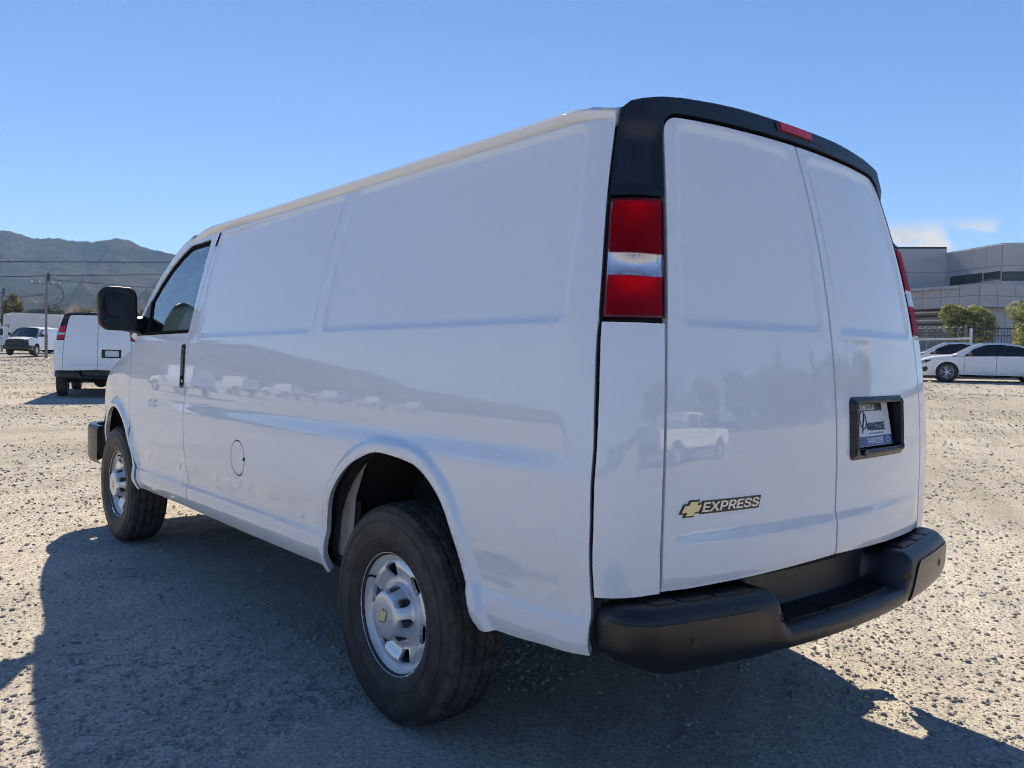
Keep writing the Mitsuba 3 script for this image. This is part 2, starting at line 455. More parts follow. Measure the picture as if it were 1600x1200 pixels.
def build_wheel(fine):
    parts = []
    seg = 400 if fine else 36
    wall = [(-.088, .205), (-.097, .212), (-.104, .224), (-.110, .236), (-.1155, .252), (-.1175, .256), (-.1195, .275), (-.1215, .295), (-.1218, .315), (-.1190, .335), (-.1150, .349), (-.1125, .3545), (-.1120, .3575)]
    P = np.array(wall)
    th = np.arange(seg) * 2 * np.pi / seg
    W = np.stack([np.broadcast_to(P[:, :1], (len(P), seg)), P[:, 1:] * np.cos(th), P[:, 1:] * np.sin(th)], -1)
    m = grid(W, wrap=True, flip=False)
    ring = lambda x, r, k: revolve([(x, r - k), (x - .0012, r - k * .5), (x - .0012, r + k * .5), (x, r + k)], seg if not fine else 160)
    mm = [m, (m[0] * [-1, 1, 1], m[1][:, ::-1])]
    if fine:
        mm += [ring(-.1195, .264, .0025), ring(-.1212, .328, .002)]
    parts.append(('tyre', cat(*mm), 'tyre_rubber', 60))
    # tread
    xs = np.linspace(-.112, .112, 76 if fine else 9)
    X, H = np.meshgrid(xs, th, indexing='ij')
    R = .3855 - .012 * (np.abs(X) / .112) ** 2.6 - .016 * sstep(.094, .112, np.abs(X))
    if fine:
        u = H / (2 * np.pi)
        for xc, ph in ((-.064, 0), (-.0225, .25), (.0225, .5), (.064, .75)):
            d = np.abs(X - xc - .0042 * tri_wave(u * 56 + ph))
            R = R - .010 * sstep(.0072, .0035, d)
        k = np.abs(((u * 80 + X * 4) % 1) - .5)
        R = R - .0055 * sstep(.13, .05, k) * (np.abs(X) > .076) * (1 - .3 * (np.abs(X) > .1))
        k2 = np.abs(((u * 112 + np.abs(X) * 9 + .3) % 1) - .5)
        R = R - .003 * sstep(.16, .06, k2) * (np.abs(X) < .058) * (np.abs(np.abs(X) - .0225) > .009)
    G = np.stack([X, R * np.cos(H), R * np.sin(H)], -1)
    parts.append(('tread', grid(G, wrap=True), 'tyre_tread', 35))
    # steel rim: flange and well
    rim = revolve([(-.084, .216), (-.094, .2205), (-.0985, .2195), (-.0985, .2135), (-.092, .2085), (-.080, .2045), (-.064, .2025), (-.055, .1985), (-.05, .190), (-.02, .186), (.09, .196), (.10, .215)], 128 if fine else 28)
    parts.append(('rim', rim, 'silver_steel', 40))
    # disc
    def disc(y, z):
        r = np.hypot(y, z)
        x = -.058 - .020 * np.exp(-((r - .165) / .030) ** 2) * 1.0 - .004 * sstep(.13, .10, r) + .006 * sstep(.185, .20, r)
        ang = np.arctan2(z, y)
        k = np.abs(((ang / (np.pi / 3) + .30) % 1) - .5) * (np.pi / 3) * r           # distance from a hole's spoke line
        x = x - .012 * np.exp(-(k / .020) ** 2) * np.exp(-((r - .150) / .022) ** 2) * 1.0 + .010 * np.exp(-((k - .0) / .034) ** 2) * np.exp(-((r - .163) / .028) ** 2)
        return np.stack([x, y, z], -1)
    d = Point(0, 0).buffer(.1975, 48).difference(Point(0, 0).buffer(.06, 24))
    holes = []
    for i in range(6):
        c = (i + .5 - .30) * np.pi / 3
        hp = round_poly([(.126, -.020), (.126, .020), (.158, .036), (.172, .034), (.179, 0), (.172, -.034), (.158, -.036)], .013)
        holes.append(shapely.affinity.rotate(hp, math.degrees(c), origin=(0, 0)))
    if fine:
        parts.append(('disc', panel(d.difference(shapely.union_all(holes)), disc, .0055, .012, True), 'silver_steel', 30))
        parts.append(('brake_drum', revolve([(-.02, .0), (-.02, .13), (-.015, .18), (.06, .183)], 48), 'under_black', 40))
    else:
        parts.append(('disc', panel(d.difference(shapely.union_all(holes)), disc, .03, 0, True), 'silver_steel', 30))
        parts.append(('brake_drum', revolve([(-.02, .0), (-.02, .13), (-.015, .18), (.06, .183)], 20), 'under_black', 40))
    # hub cap with eight pockets
    prof = [(0, .108), (.010, .1075), (.014, .104), (.020, .099), (.050, .089), (.064, .082), (.070, .074), (.072, .060), (.072, 0)]
    cs = m3.CrossSection([[(0., 0.)] + [(r, h) for h, r in prof]])
    cap = m3.Manifold.revolve(cs, 96 if fine else 24)
    nuts = []
    if fine:
        for i in range(8):
            a = (i + .15) * math.pi / 4
            slot = m3.Manifold.batch_hull([m3.Manifold.sphere(.0165, 20).translate((rr * math.cos(a), rr * math.sin(a), zz)) for rr, zz in ((.094, .030), (.094, .10), (.128, .030), (.128, .10))])
            cap = cap - slot
            nuts.append(cyl((-.066, .086 * math.cos(a), .086 * math.sin(a)), (-.106, .086 * math.cos(a), .086 * math.sin(a)), .0125, 6))
    v, f = man(cap)
    parts.append(('hub_cap', (np.stack([-v[:, 2] - .060, v[:, 0], v[:, 1]], 1), f[:, ::-1]), 'cap_silver', 40))
    if fine:
        for n in nuts:
            parts.append(('lug_nut', n, 'gloss_black', 30))
        parts.append(('cap_emblem', revolve([(-.1305, .046), (-.1335, .044), (-.1335, 0.0001)], 48), 'cap_silver', 30))
        bt = bowtie(.058)
        bt = shapely.affinity.rotate(bt, 38, origin=(0, 0))
        parts.append(('cap_bowtie_rim', poly3(bt.buffer(.0022, join_style=2), .0012, (-.1333, 0, 0), (0, -1, 0), (0, 0, 1)), 'gloss_black', False))
        parts.append(('cap_bowtie', poly3(bt, .0022, (-.1333, 0, 0), (0, -1, 0), (0, 0, 1)), 'gold', False))
        parts.append(('valve_stem', tube([(-.075, .150, .095), (-.092, .158, .102), (-.104, .156, .100)], .0045, 8), 'black_rubber', True))
        parts.append(('balance_weight', tube([(-.0985, .2155 * math.cos(g), .2155 * math.sin(g)) for g in np.linspace(3.95, 4.25, 8)], .005, 8), 'brushed', True))
    return parts


WHEELS = {}


def add_wheels(t, fine, spots, width_at=.8625, s=1.0):
    """spots: (side -1 or 1, y). One set of meshes, placed four times."""
    if fine not in WHEELS:
        WHEELS[fine] = [(n, shape(m, mt, sm)) for n, m, mt, sm in build_wheel(fine)]
    for k, (side, y) in enumerate(spots):
        m = np.eye(4)
        m[:3, :3] = np.diag([1.0, 1, 1]) if side < 0 else np.diag([-1.0, -1, 1])
        a = 1.05 * k
        R = np.eye(4); R[1:3, 1:3] = [[math.cos(a), -math.sin(a)], [math.sin(a), math.cos(a)]]
        m = m @ R
        m[:3, 3] = width_at * side, y, .3845
        name = 'wheel' if k == 0 else f'wheel_{k:03d}'
        for n, d in WHEELS[fine]:
            t.add(f'{name}__{n}', d, None, to=m)
# ---------------------------------------------------------------- the cargo van
def P2(*pts):
    return Polygon(pts)


REAR_SEAM = [(.157, .508), (.157, .69), (.153, .88), (.156, 1.07), (.179, 1.41), (.199, 1.55), (.234, 1.757), (.270, 1.985)]
_seam = PchipInterpolator([z for _, z in REAR_SEAM] + [2.03], [a for a, _ in REAR_SEAM] + [.277])


def seam_side(z0, z1, n=10):
    return [(float(_seam(z)) - .004, float(z)) for z in np.linspace(z0, z1, n)]


FRONT_SEAM = [(3.165, .47), (3.172, .53), (3.19, .74), (3.215, .98), (3.235, 1.15), (3.233, 1.29), (3.215, 1.5), (3.187, 1.78), (3.152, 1.985)]
_ar = smooth_line([(1.545, .40), (1.543, .52), (1.541, .60), (1.507, .73), (1.407, .853), (1.284, .926), (1.132, .965), (.929, .950), (.783, .873), (.705, .765), (.657, .64), (.622, .55), (.585, .494), (.50, .40)], 90)
ARCH_REAR = Polygon(_ar)
_af = [(4.125, .40), (4.137, .50), (4.150, .59), (4.207, .76), (4.336, .894), (4.47, .950), (4.56, .962)]
ARCH_FRONT = Polygon(smooth_line(_af + [(9.12 - a, b) for a, b in _af[-2::-1]], 90))
BOTTOM = [(.32, .509), (.60, .498), (1.6, .472), (2.4, .466), (3.165, .470)]
SIDE = Polygon(REAR_SEAM + FRONT_SEAM[::-1] + BOTTOM[::-1]).difference(ARCH_REAR)
DOOR = Polygon(FRONT_SEAM + [(3.597, 1.977), (3.726, 1.931), (3.867, 1.862), (4.002, 1.764), (4.116, 1.655), (4.215, 1.533), (4.318, 1.409), (4.262, 1.22), (4.238, 1.04), (4.200, .85), (4.165, .76), (4.100, .60), (4.083, .472)])
WINDOW = DOOR.buffer(-.036, join_style=1).intersection(sbox(3.262, 1.432, 4.3, 2.0)).buffer(-.02).buffer(.02)
SAIL = WINDOW.intersection(Polygon([(3.985, 1.40), (4.075, 1.64), (4.4, 1.7), (4.4, 1.4)]))
GLASS = WINDOW.buffer(-.012).difference(SAIL.buffer(.004))
FENDER = Polygon([(4.083, .472), (4.100, .60), (4.165, .76), (4.200, .85), (4.238, 1.04), (4.262, 1.22), (4.318, 1.405), (4.6, 1.36), (5.0, 1.30), (5.42, 1.22), (5.44, .80), (5.42, .50)]).difference(ARCH_FRONT)
RECESS = [round_poly([(.287, 1.410), (.318, 1.766), (.355, 1.962), (1.04, 1.975), (1.640, 1.968), (1.684, 1.71), (1.690, 1.412)], .03),
          round_poly([(1.790, 1.410), (1.784, 1.746), (1.755, 1.965), (3.10, 1.955), (3.135, 1.774), (3.125, 1.564), (3.095, 1.410)], .03)]
F_REC, F_AR, F_AF = [Field(p) for p in RECESS], Field(ARCH_REAR), Field(ARCH_FRONT)


def out_normal(a, z):
    h = .01
    n = -np.cross(side_point(a + h, z) - side_point(a - h, z), side_point(a, z + h) - side_point(a, z - h))
    return n / np.linalg.norm(n, axis=-1, keepdims=True)


def side_relief(a, z):
    d = 0
    for f in F_REC:
        s = f(a, z)
        d = d - .0075 * sstep(.011, -.011, s) + .0016 * np.exp(-((s - .016) / .009) ** 2)
    for f in (F_AR, F_AF):
        s = f(a, z)
        d = d + .021 * sstep(.062, .036, s) - .006 * sstep(.014, 0, s)
    return d + ledge(a) * sstep(1.052, .988, z)


def ledge(a):
    return .0155 * np.clip((3.45 - a) / 2.2, 0, 1) * sstep(.16, .46, a)


def fender_round(a, z):
    top = 1.405 - .145 * np.clip((a - 4.3) / 1.1, 0, 1.2) ** 1.6
    k = np.clip((z - (top - .20)) / .20, 0, 1)
    return -.20 * (1 - np.sqrt(np.maximum(1 - k ** 2, 0))) * sstep(4.2, 4.6, a)


def skin(off=0.0, relief=True):
    def fn(a, z):
        a, z = np.asarray(a, float), np.asarray(z, float)
        d = off + (side_relief(a, z) + fender_round(a, z) if relief else 0)
        return side_point(a, z) + out_normal(a, z) * np.asarray(d)[..., None]
    return fn


def rl(pts):
    """Points (x, z) of the rear as (a, z)."""
    return [(float(a_of_x(x, z)), z) for x, z in pts]


_DE = CubicSpline([.60, 1.06, 1.408, 1.62, 1.85, 2.03], [-.759, -.757, -.731, -.702, -.660, -.618])
_edge = [(float(_DE(z)), z) for z in np.linspace(.62, 2.03, 30)]
_top = [(-.62, 2.012), (-.50, 2.018), (-.40, 2.021), (-.2, 2.024), (0, 2.025), (.2, 2.024)]
_d = Polygon(_edge[:-1] + [(-.66, 2.35), (.2, 2.35), (.2, .5), (-.76, .5)]).intersection(Polygon([(-.95, 1.995), *_top, (.2, .684), (0, .684), (-.4, .672), (-.95, .665)]))
RDOOR = _d.buffer(-.075).buffer(.075, 24).union(_d.intersection(sbox(-2, 0, 2, 1.9))).intersection(sbox(-2, .0, 0, 2.2))
DOOR_HOLE = RDOOR.union(sbox(-.72, .5, 0, .8)).buffer(.004)
RREC = round_poly([(-.672, 1.405), (-.672, 1.446), (-.642, 1.68), (-.590, 1.93), (-.566, 1.985), (-.40, 1.992), (-.055, 1.982), (-.050, 1.80), (-.055, 1.405)], .035)
PLATE_OUT = round_poly([(-.520, .982), (-.522, 1.19), (-.085, 1.19), (-.083, .982)], .02)
PLATE_IN = round_poly([(-.490, 1.012), (-.492, 1.168), (-.128, 1.168), (-.126, 1.012)], .014)
F_RREC = Field(RREC)


def rear_relief(x, z):
    s = F_RREC(-np.abs(x), z)
    d = -.008 * sstep(.013, -.013, s) + .0014 * np.exp(-((s - .018) / .01) ** 2)
    return d + .009 * sstep(.835, .785, z) * sstep(.755, .66, np.abs(x)) - .007 * sstep(.705, .675, z)


def rskin(off=0.0, relief=True):
    def fn(x, z):
        h = .01
        n = np.cross(rear_point(x + h, z) - rear_point(x - h, z), rear_point(x, z + h) - rear_point(x, z - h))
        n /= np.linalg.norm(n, axis=-1, keepdims=True)
        return rear_point(x, z) + n * np.asarray(off + (rear_relief(x, z) if relief else 0 * x))[..., None]
    return fn


def door_side(z0, z1, n=10):
    return rl([(float(_DE(z)) - .0035, z) for z in np.linspace(z0, z1, n)])


CORNER = Polygon(seam_side(.668, 1.400, 12) + door_side(1.400, .668))
LAMP = Polygon(seam_side(1.408, 1.742, 8) + door_side(1.752, 1.41))
_hole = Polygon(rl(list(DOOR_HOLE.buffer(.0).exterior.coords)))
CAP = Polygon(seam_side(1.750, 2.008, 10) + [(.250, 2.032), (.221, 2.042), (.158, 2.059)] + rl([(-.54, 2.070), (-.40, 2.080), (-.287, 2.085), (0, 2.085), (0, 1.90), (-.60, 1.90), (-.62, 1.760)])).difference(_hole)
CAP = max(getattr(CAP.buffer(-.001).buffer(.001), 'geoms', [CAP.buffer(0)]), key=lambda g: g.area)


def build_van(fine):
    t = Thing()
    st = .013 if fine else .07
    both = lambda name, m, mt, sm=30: (t.add(name, m, mt, sm), t.add(name, mirrored(m), mt, sm))
    SK, RS = skin(), rskin()
    # left and right sheet metal
    fuel_hole = Point(2.442, .825).buffer(.0815, 32)
    sp = panel(SIDE.difference(fuel_hole) if fine else SIDE, SK, st, .03, True, .0042)
    t.add('side_panel', sp, 'white_paint')
    t.add('side_panel', mirrored(panel(SIDE, SK, .05, .03, True, .0035)), 'white_paint')
    if fine:
        t.add('fuel_door', panel(Point(2.442, .825).buffer(.0785, 32), SK, .012, .012, True), 'white_paint')
        t.add('fuel_door__notch', rbox(-.986, 2.362, .79, .012, .018, .016, .004), 'black_rubber')
    handle_hole = round_poly([(3.250, 1.132), (3.312, 1.132), (3.332, 1.365), (3.268, 1.365)], .015)
    dr_ = DOOR.difference(WINDOW)
    d1 = panel(dr_.difference(handle_hole) if fine else dr_, SK, st, .03, True, .0042)
    dname = t.add('front_door', d1, 'white_paint')
    dname2 = t.add('front_door', mirrored(panel(dr_, SK, .05, .03, True, .0035)), 'white_paint')
    g = panel(GLASS, skin(-.014, False), .05, 0, True)
    t.add(dname + '__window', g, 'window_glass'); t.add(dname2 + '__window', mirrored(g), 'window_glass')
    fr = panel(WINDOW.buffer(.002).difference(GLASS.buffer(-.006)).difference(SAIL.buffer(.002)), skin(-.007, False), .03, .02, True)
    t.add(dname + '__window_seal', fr, 'black_rubber'); t.add(dname2 + '__window_seal', mirrored(fr), 'black_rubber')
    sl = panel(SAIL, skin(-.002, False), .03, .02, True)
    t.add(dname + '__mirror_base', sl, 'black_plastic'); t.add(dname2 + '__mirror_base', mirrored(sl), 'black_plastic')
    if fine:
        t.add(dname + '__handle_recess', panel(handle_hole.buffer(.004), skin(-.03, False), .02, .0, True), 'gloss_black')
        t.add(dname + '__handle_bezel', panel(handle_hole.difference(handle_hole.buffer(-.008)), skin(.002, False), .01, .03, True), 'black_plastic')
        t.add(dname + '__handle', panel(round_poly([(3.262, 1.19), (3.300, 1.19), (3.318, 1.350), (3.280, 1.350)], .010), skin(.006, False), .01, .02, True), 'black_plastic')
        t.add(dname + '__lock', cyl(side_point(np.array(3.285), np.array(1.165)) + [.02, 0, 0], side_point(np.array(3.285), np.array(1.165)) - [.001, 0, 0], .011), 'chrome')
        t.add('seam_trim', panel(P2((3.150, 1.90), (3.170, 1.90), (3.152, 1.972), (3.134, 1.972)), skin(.003, False), .02, .01, True), 'black_rubber')
    fn_ = panel(FENDER, SK, st * 1.5, .03, True, .0035)
    both('fender', fn_, 'white_paint')
    # the inner shell that closes the gaps
    inner = unary([SIDE.buffer(.02), DOOR.buffer(.02).difference(WINDOW.buffer(.015)), CORNER.buffer(.02), LAMP.buffer(.02), CAP.buffer(.01)]).difference(ARCH_REAR.buffer(.008)).difference(ARCH_FRONT.buffer(.008)).difference(WINDOW.buffer(.01))
    ish = panel(inner, skin(-.028, False), .09, 0, True)
    rin = panel(Polygon([(-.80, .66), (-.72, 1.45), (-.60, 2.03), (0, 2.05), (.60, 2.03), (.72, 1.45), (.80, .66)]).difference(Polygon([(-x, z) for x, z in PLATE_IN.exterior.coords])), rskin(-.03, False), .09, 0)
    t.add('inner_shell', cat(ish, mirrored(ish), rin), 'inner_grey')
    # rear corner, lamp, cap
    SN = skin(0, False)
    both('rear_corner', panel(CORNER, skin(0, False), st, .015, True, .002), 'white_paint')
    inner_l = LAMP.buffer(-.008).buffer(-.006).buffer(.006)
    cut = lambda z0, z1: inner_l.intersection(sbox(-1, z0, 1, z1))
    lenses = [('upper_lens', cut(1.589, 1.8), 'red'), ('reverse_lens', cut(1.527, 1.587), 'clear'), ('lower_lens', cut(1.3, 1.525), 'red')]

    def bowl(a, z):
        am, hw = [(np.asarray(_seam(z)) + k * a_of_x(_DE(z), z)) / 2 for k in (1, -1)]
        u = np.clip((a - am) / hw, -1, 1)
        zc = np.where(z > 1.588, 1.662, np.where(z > 1.526, 1.557, 1.468)); hz = np.where(z > 1.588, .076, np.where(z > 1.526, .032, .060))
        v = np.clip((z - zc) / hz, -1, 1)
        d = -.006 - .017 * (1 - u ** 2) * (1 - v ** 2) + .0010 * np.sin(u * 34) 
        return skin(0, False)(a, z) + out_normal(a, z) * d[..., None]
    for mm in (lambda m: m, mirrored):
        if fine:
            lam = t.add('tail_light', mm(panel(LAMP.difference(shapely.union_all([q for _, q, _ in lenses])), skin(.001, False), st, .03, True, .0025)), 'deep_red')
            t.add(lam + '__reflector', mm(panel(inner_l.buffer(.004), bowl, .007, 0, True)), 'reflector')
            for n, q, c in lenses:
                t.add(f'{lam}__{n}', mm(panel(q.buffer(-.0005), skin(.003, False), st, .003, True)), c + '_glass')
        else:
            lam = t.add('tail_light', mm(panel(LAMP, skin(.001, False), st * 1.4, .02, True, .003)), 'deep_red')
            for n, q, c in lenses:
                t.add(f'{lam}__{n}', mm(panel(q, skin(.004, False), st, .006, True)), c + '_lens')
    lift = lambda a, z: np.clip((z - 1.9) / .15, 0, 1) ** 2 * .012
    def tuck(a, z):
        da = a - a_of_x(_DE(z), z)
        return -.020 * sstep(0, .035, da) * sstep(.17, .10, da) * sstep(1.99, 1.92, z) * sstep(1.752, 1.80, z)
    capm = panel(CAP, lambda a, z: SN(a, z) + out_normal(a, z) * (.002 + lift(a, z) + tuck(a, z))[..., None], st, .05, True)
    t.add('rear_trim', cat(capm, mirrored(capm)), 'black_plastic')
    bl = t.add('brake_light', panel(round_poly([(-.112, 2.047), (-.112, 2.080), (.112, 2.080), (.112, 2.047)], .006), rskin(.018, False), .02, .03), 'deep_red')
    t.add(bl + '__lens', panel(round_poly([(-.092, 2.050), (-.092, 2.078), (.092, 2.078), (.092, 2.050)], .004), rskin(.021, False), .02, .006), 'red_lens')
    # rear doors
    left = panel(RDOOR, RS, st, .025, False, .0045)
    ld = t.add('rear_door', left, 'white_paint')
    pin = Polygon([(-x, z) for x, z in PLATE_IN.exterior.coords])
    rd = t.add('rear_door', panel(Polygon([(-x, z) for x, z in RDOOR.exterior.coords]).difference(pin.buffer(.008)), RS, st, .025, False, .0045), 'white_paint')
    pout = Polygon([(-x, z) for x, z in PLATE_OUT.exterior.coords])
    F_po, F_pi = Field(pout), Field(pin)
    ring = lambda x, z: rskin(0, False)(x, z) + np.array([0, -1, 0]) * (.003 + .016 * sstep(0, -.022, F_po(x, z)) - .010 * sstep(.014, 0, F_pi(x, z)))[..., None]
    pf = t.add(rd + '__plate_frame', panel(pout.difference(pin), ring, .008 if fine else .04, .03), 'black_plastic')
    # the number plate's pocket
    bx = np.array([[.124, .02, 1.008], [.494, .045, 1.008], [.494, .045, 1.172], [.124, .02, 1.172]])
    bk = bx + [0, .062, 0]; bk[2:, 1] += .01
    v = np.vstack([bx, bk]); f = np.array([[4, 5, 6], [4, 6, 7], [0, 4, 7], [0, 7, 3], [1, 2, 6], [1, 6, 5], [3, 7, 6], [3, 6, 2], [0, 1, 5], [0, 5, 4]])
    t.add(rd + '__plate_pocket', (v, f), 'gloss_black', False)
    o, ex, ey = np.array([.160, .028, 1.016]), np.array([.9985, .055, 0]), np.array([0, .19, .982])
    nn = np.cross(ex, ey)
    t.add(rd + '__number_plate', poly3(round_poly([(0, 0), (.305, 0), (.305, .150), (0, .150)], .008), .002, o, ex, ey), 'plate_white', False)
    if fine:
        q = o + nn * .0025
        t.add(rd + '__lettering', cat(poly3([(.004, .002), (.301, .002), (.301, .034), (.004, .034)], .001, q, ex, ey)), 'plate_blue', False)
        t.add(rd + '__lettering', cat(poly3([(.004, .121), (.25, .121), (.25, .148), (.004, .148)], .001, q, ex, ey)), 'gloss_black', False)

        def txt(s, h, x, y, mt, squeeze=1.0):
            m = meshkit.text_mesh(s, h, .0008, bold=True)
            v = np.array(m.vertices)
            t.add(rd + '__lettering', (q + nn * .0012 + (x + v[:, :1] * squeeze) * ex + (y + v[:, 1:2]) * ey + v[:, 2:] * nn, np.array(m.faces)), mt, False)
        txt('PARADISE', .020, .100, .008, 'letter_white', .92)
        txt('TEMECULA', .019, .062, .125, 'letter_white', .9)
        txt('ARADISE', .026, .112, .054, 'ink_blue', .92)
        t.add(rd + '__lettering', poly3([(.125, .041), (.235, .041), (.235, .046), (.125, .046)], .0006, q, ex, ey), 'pale_ink', False)
        aa = np.linspace(-2.0, 4.0, 40)
        t.add(rd + '__lettering', tube(q + nn * .001 + (.090 + .024 * np.cos(aa))[:, None] * ex + (.090 + .030 * np.sin(aa))[:, None] * ey, .0016, 5), 'ink_blue')
        t.add(rd + '__lettering', tube(q + nn * .001 + np.array([.074, .085, .098, .100])[:, None] * ex + np.array([.048, .075, .098, .112])[:, None] * ey, .002, 5), 'ink_blue')
        bt = bowtie(.030)
        t.add(rd + '__lettering', poly3(bt.buffer(.0016).difference(bt.buffer(-.0005)), .001, q + nn * .001 + .268 * ex + .018 * ey, ex, ey), 'letter_white', False)
        lk = np.array([.105, -.006, 1.008])
        t.add(rd + '__handle', cat(cyl(lk + [.0, .02, 0], lk + [0, -.012, 0], .010), cyl(lk + [.042, .02, -.002], lk + [.042, -.018, -.002], .012), rbox(.158, -.016, 1.004, .036, .012, .014, .005)), 'gloss_black')
        badge(t, ld)
    roof_and_front(t, fine)
    bumper(t, fine)
    underside(t, fine)
    return t


def unary(ps):
    return shapely.union_all(ps)


def bowtie(w):
    """The bow-tie emblem, w wide, centred."""
    k = w / 2
    return Polygon([(-k, -.30 * k), (-.40 * k, -.30 * k), (-.50 * k, -.62 * k), (.36 * k, -.62 * k), (.44 * k, -.30 * k), (.84 * k, -.30 * k), (k, .30 * k), (.50 * k, .30 * k), (.58 * k, .62 * k), (-.28 * k, .62 * k), (-.36 * k, .30 * k), (-.84 * k, .30 * k)])


def badge(t, parent):
    x0, x1, z0, zh = -.708, -.397, .8765, .034
    fn = rskin(0, False)

    def lay(poly, off, d, mt):
        # lettering coordinates (0..L, 0..zh) onto the door
        t.add(parent + '__badge', panel(shapely.transform(poly, lambda c: np.c_[x0 + c[:, 0] + .30 * c[:, 1], z0 + c[:, 1]]), rskin(off, False), .03, d), mt)
    L = x1 - x0 - .010
    bt = shapely.transform(bowtie(.064), lambda c: c * [1, .94] + [.036, .0165])
    words = []
    m = meshkit.text_mesh('EXPRESS', .0245, .001, bold=True)
    v, f = np.array(m.vertices), np.array(m.faces)
    low = v[:, 2] < 1e-6
    tri = f[np.all(low[f], 1)]
    txt = shapely.union_all([Polygon(v[q][:, :2]).buffer(1e-5) for q in tri]).simplify(.0002)
    bx = txt.bounds
    sx = (L - .079) / (bx[2] - bx[0])
    txt = shapely.transform(txt, lambda c: np.c_[.077 + (c[:, 0] - bx[0]) * sx, .0045 + c[:, 1] - bx[1]])
    base = sbox(.072, .0, L + .003, zh).buffer(.001).union(bt.buffer(.0045, join_style=2))
    lay(base, .0035, .004, 'gloss_black')
    lay(bt, .0060, .004, 'gold')
    for gme in getattr(txt, 'geoms', [txt]):
        lay(gme, .0055, .003, 'badge_silver')


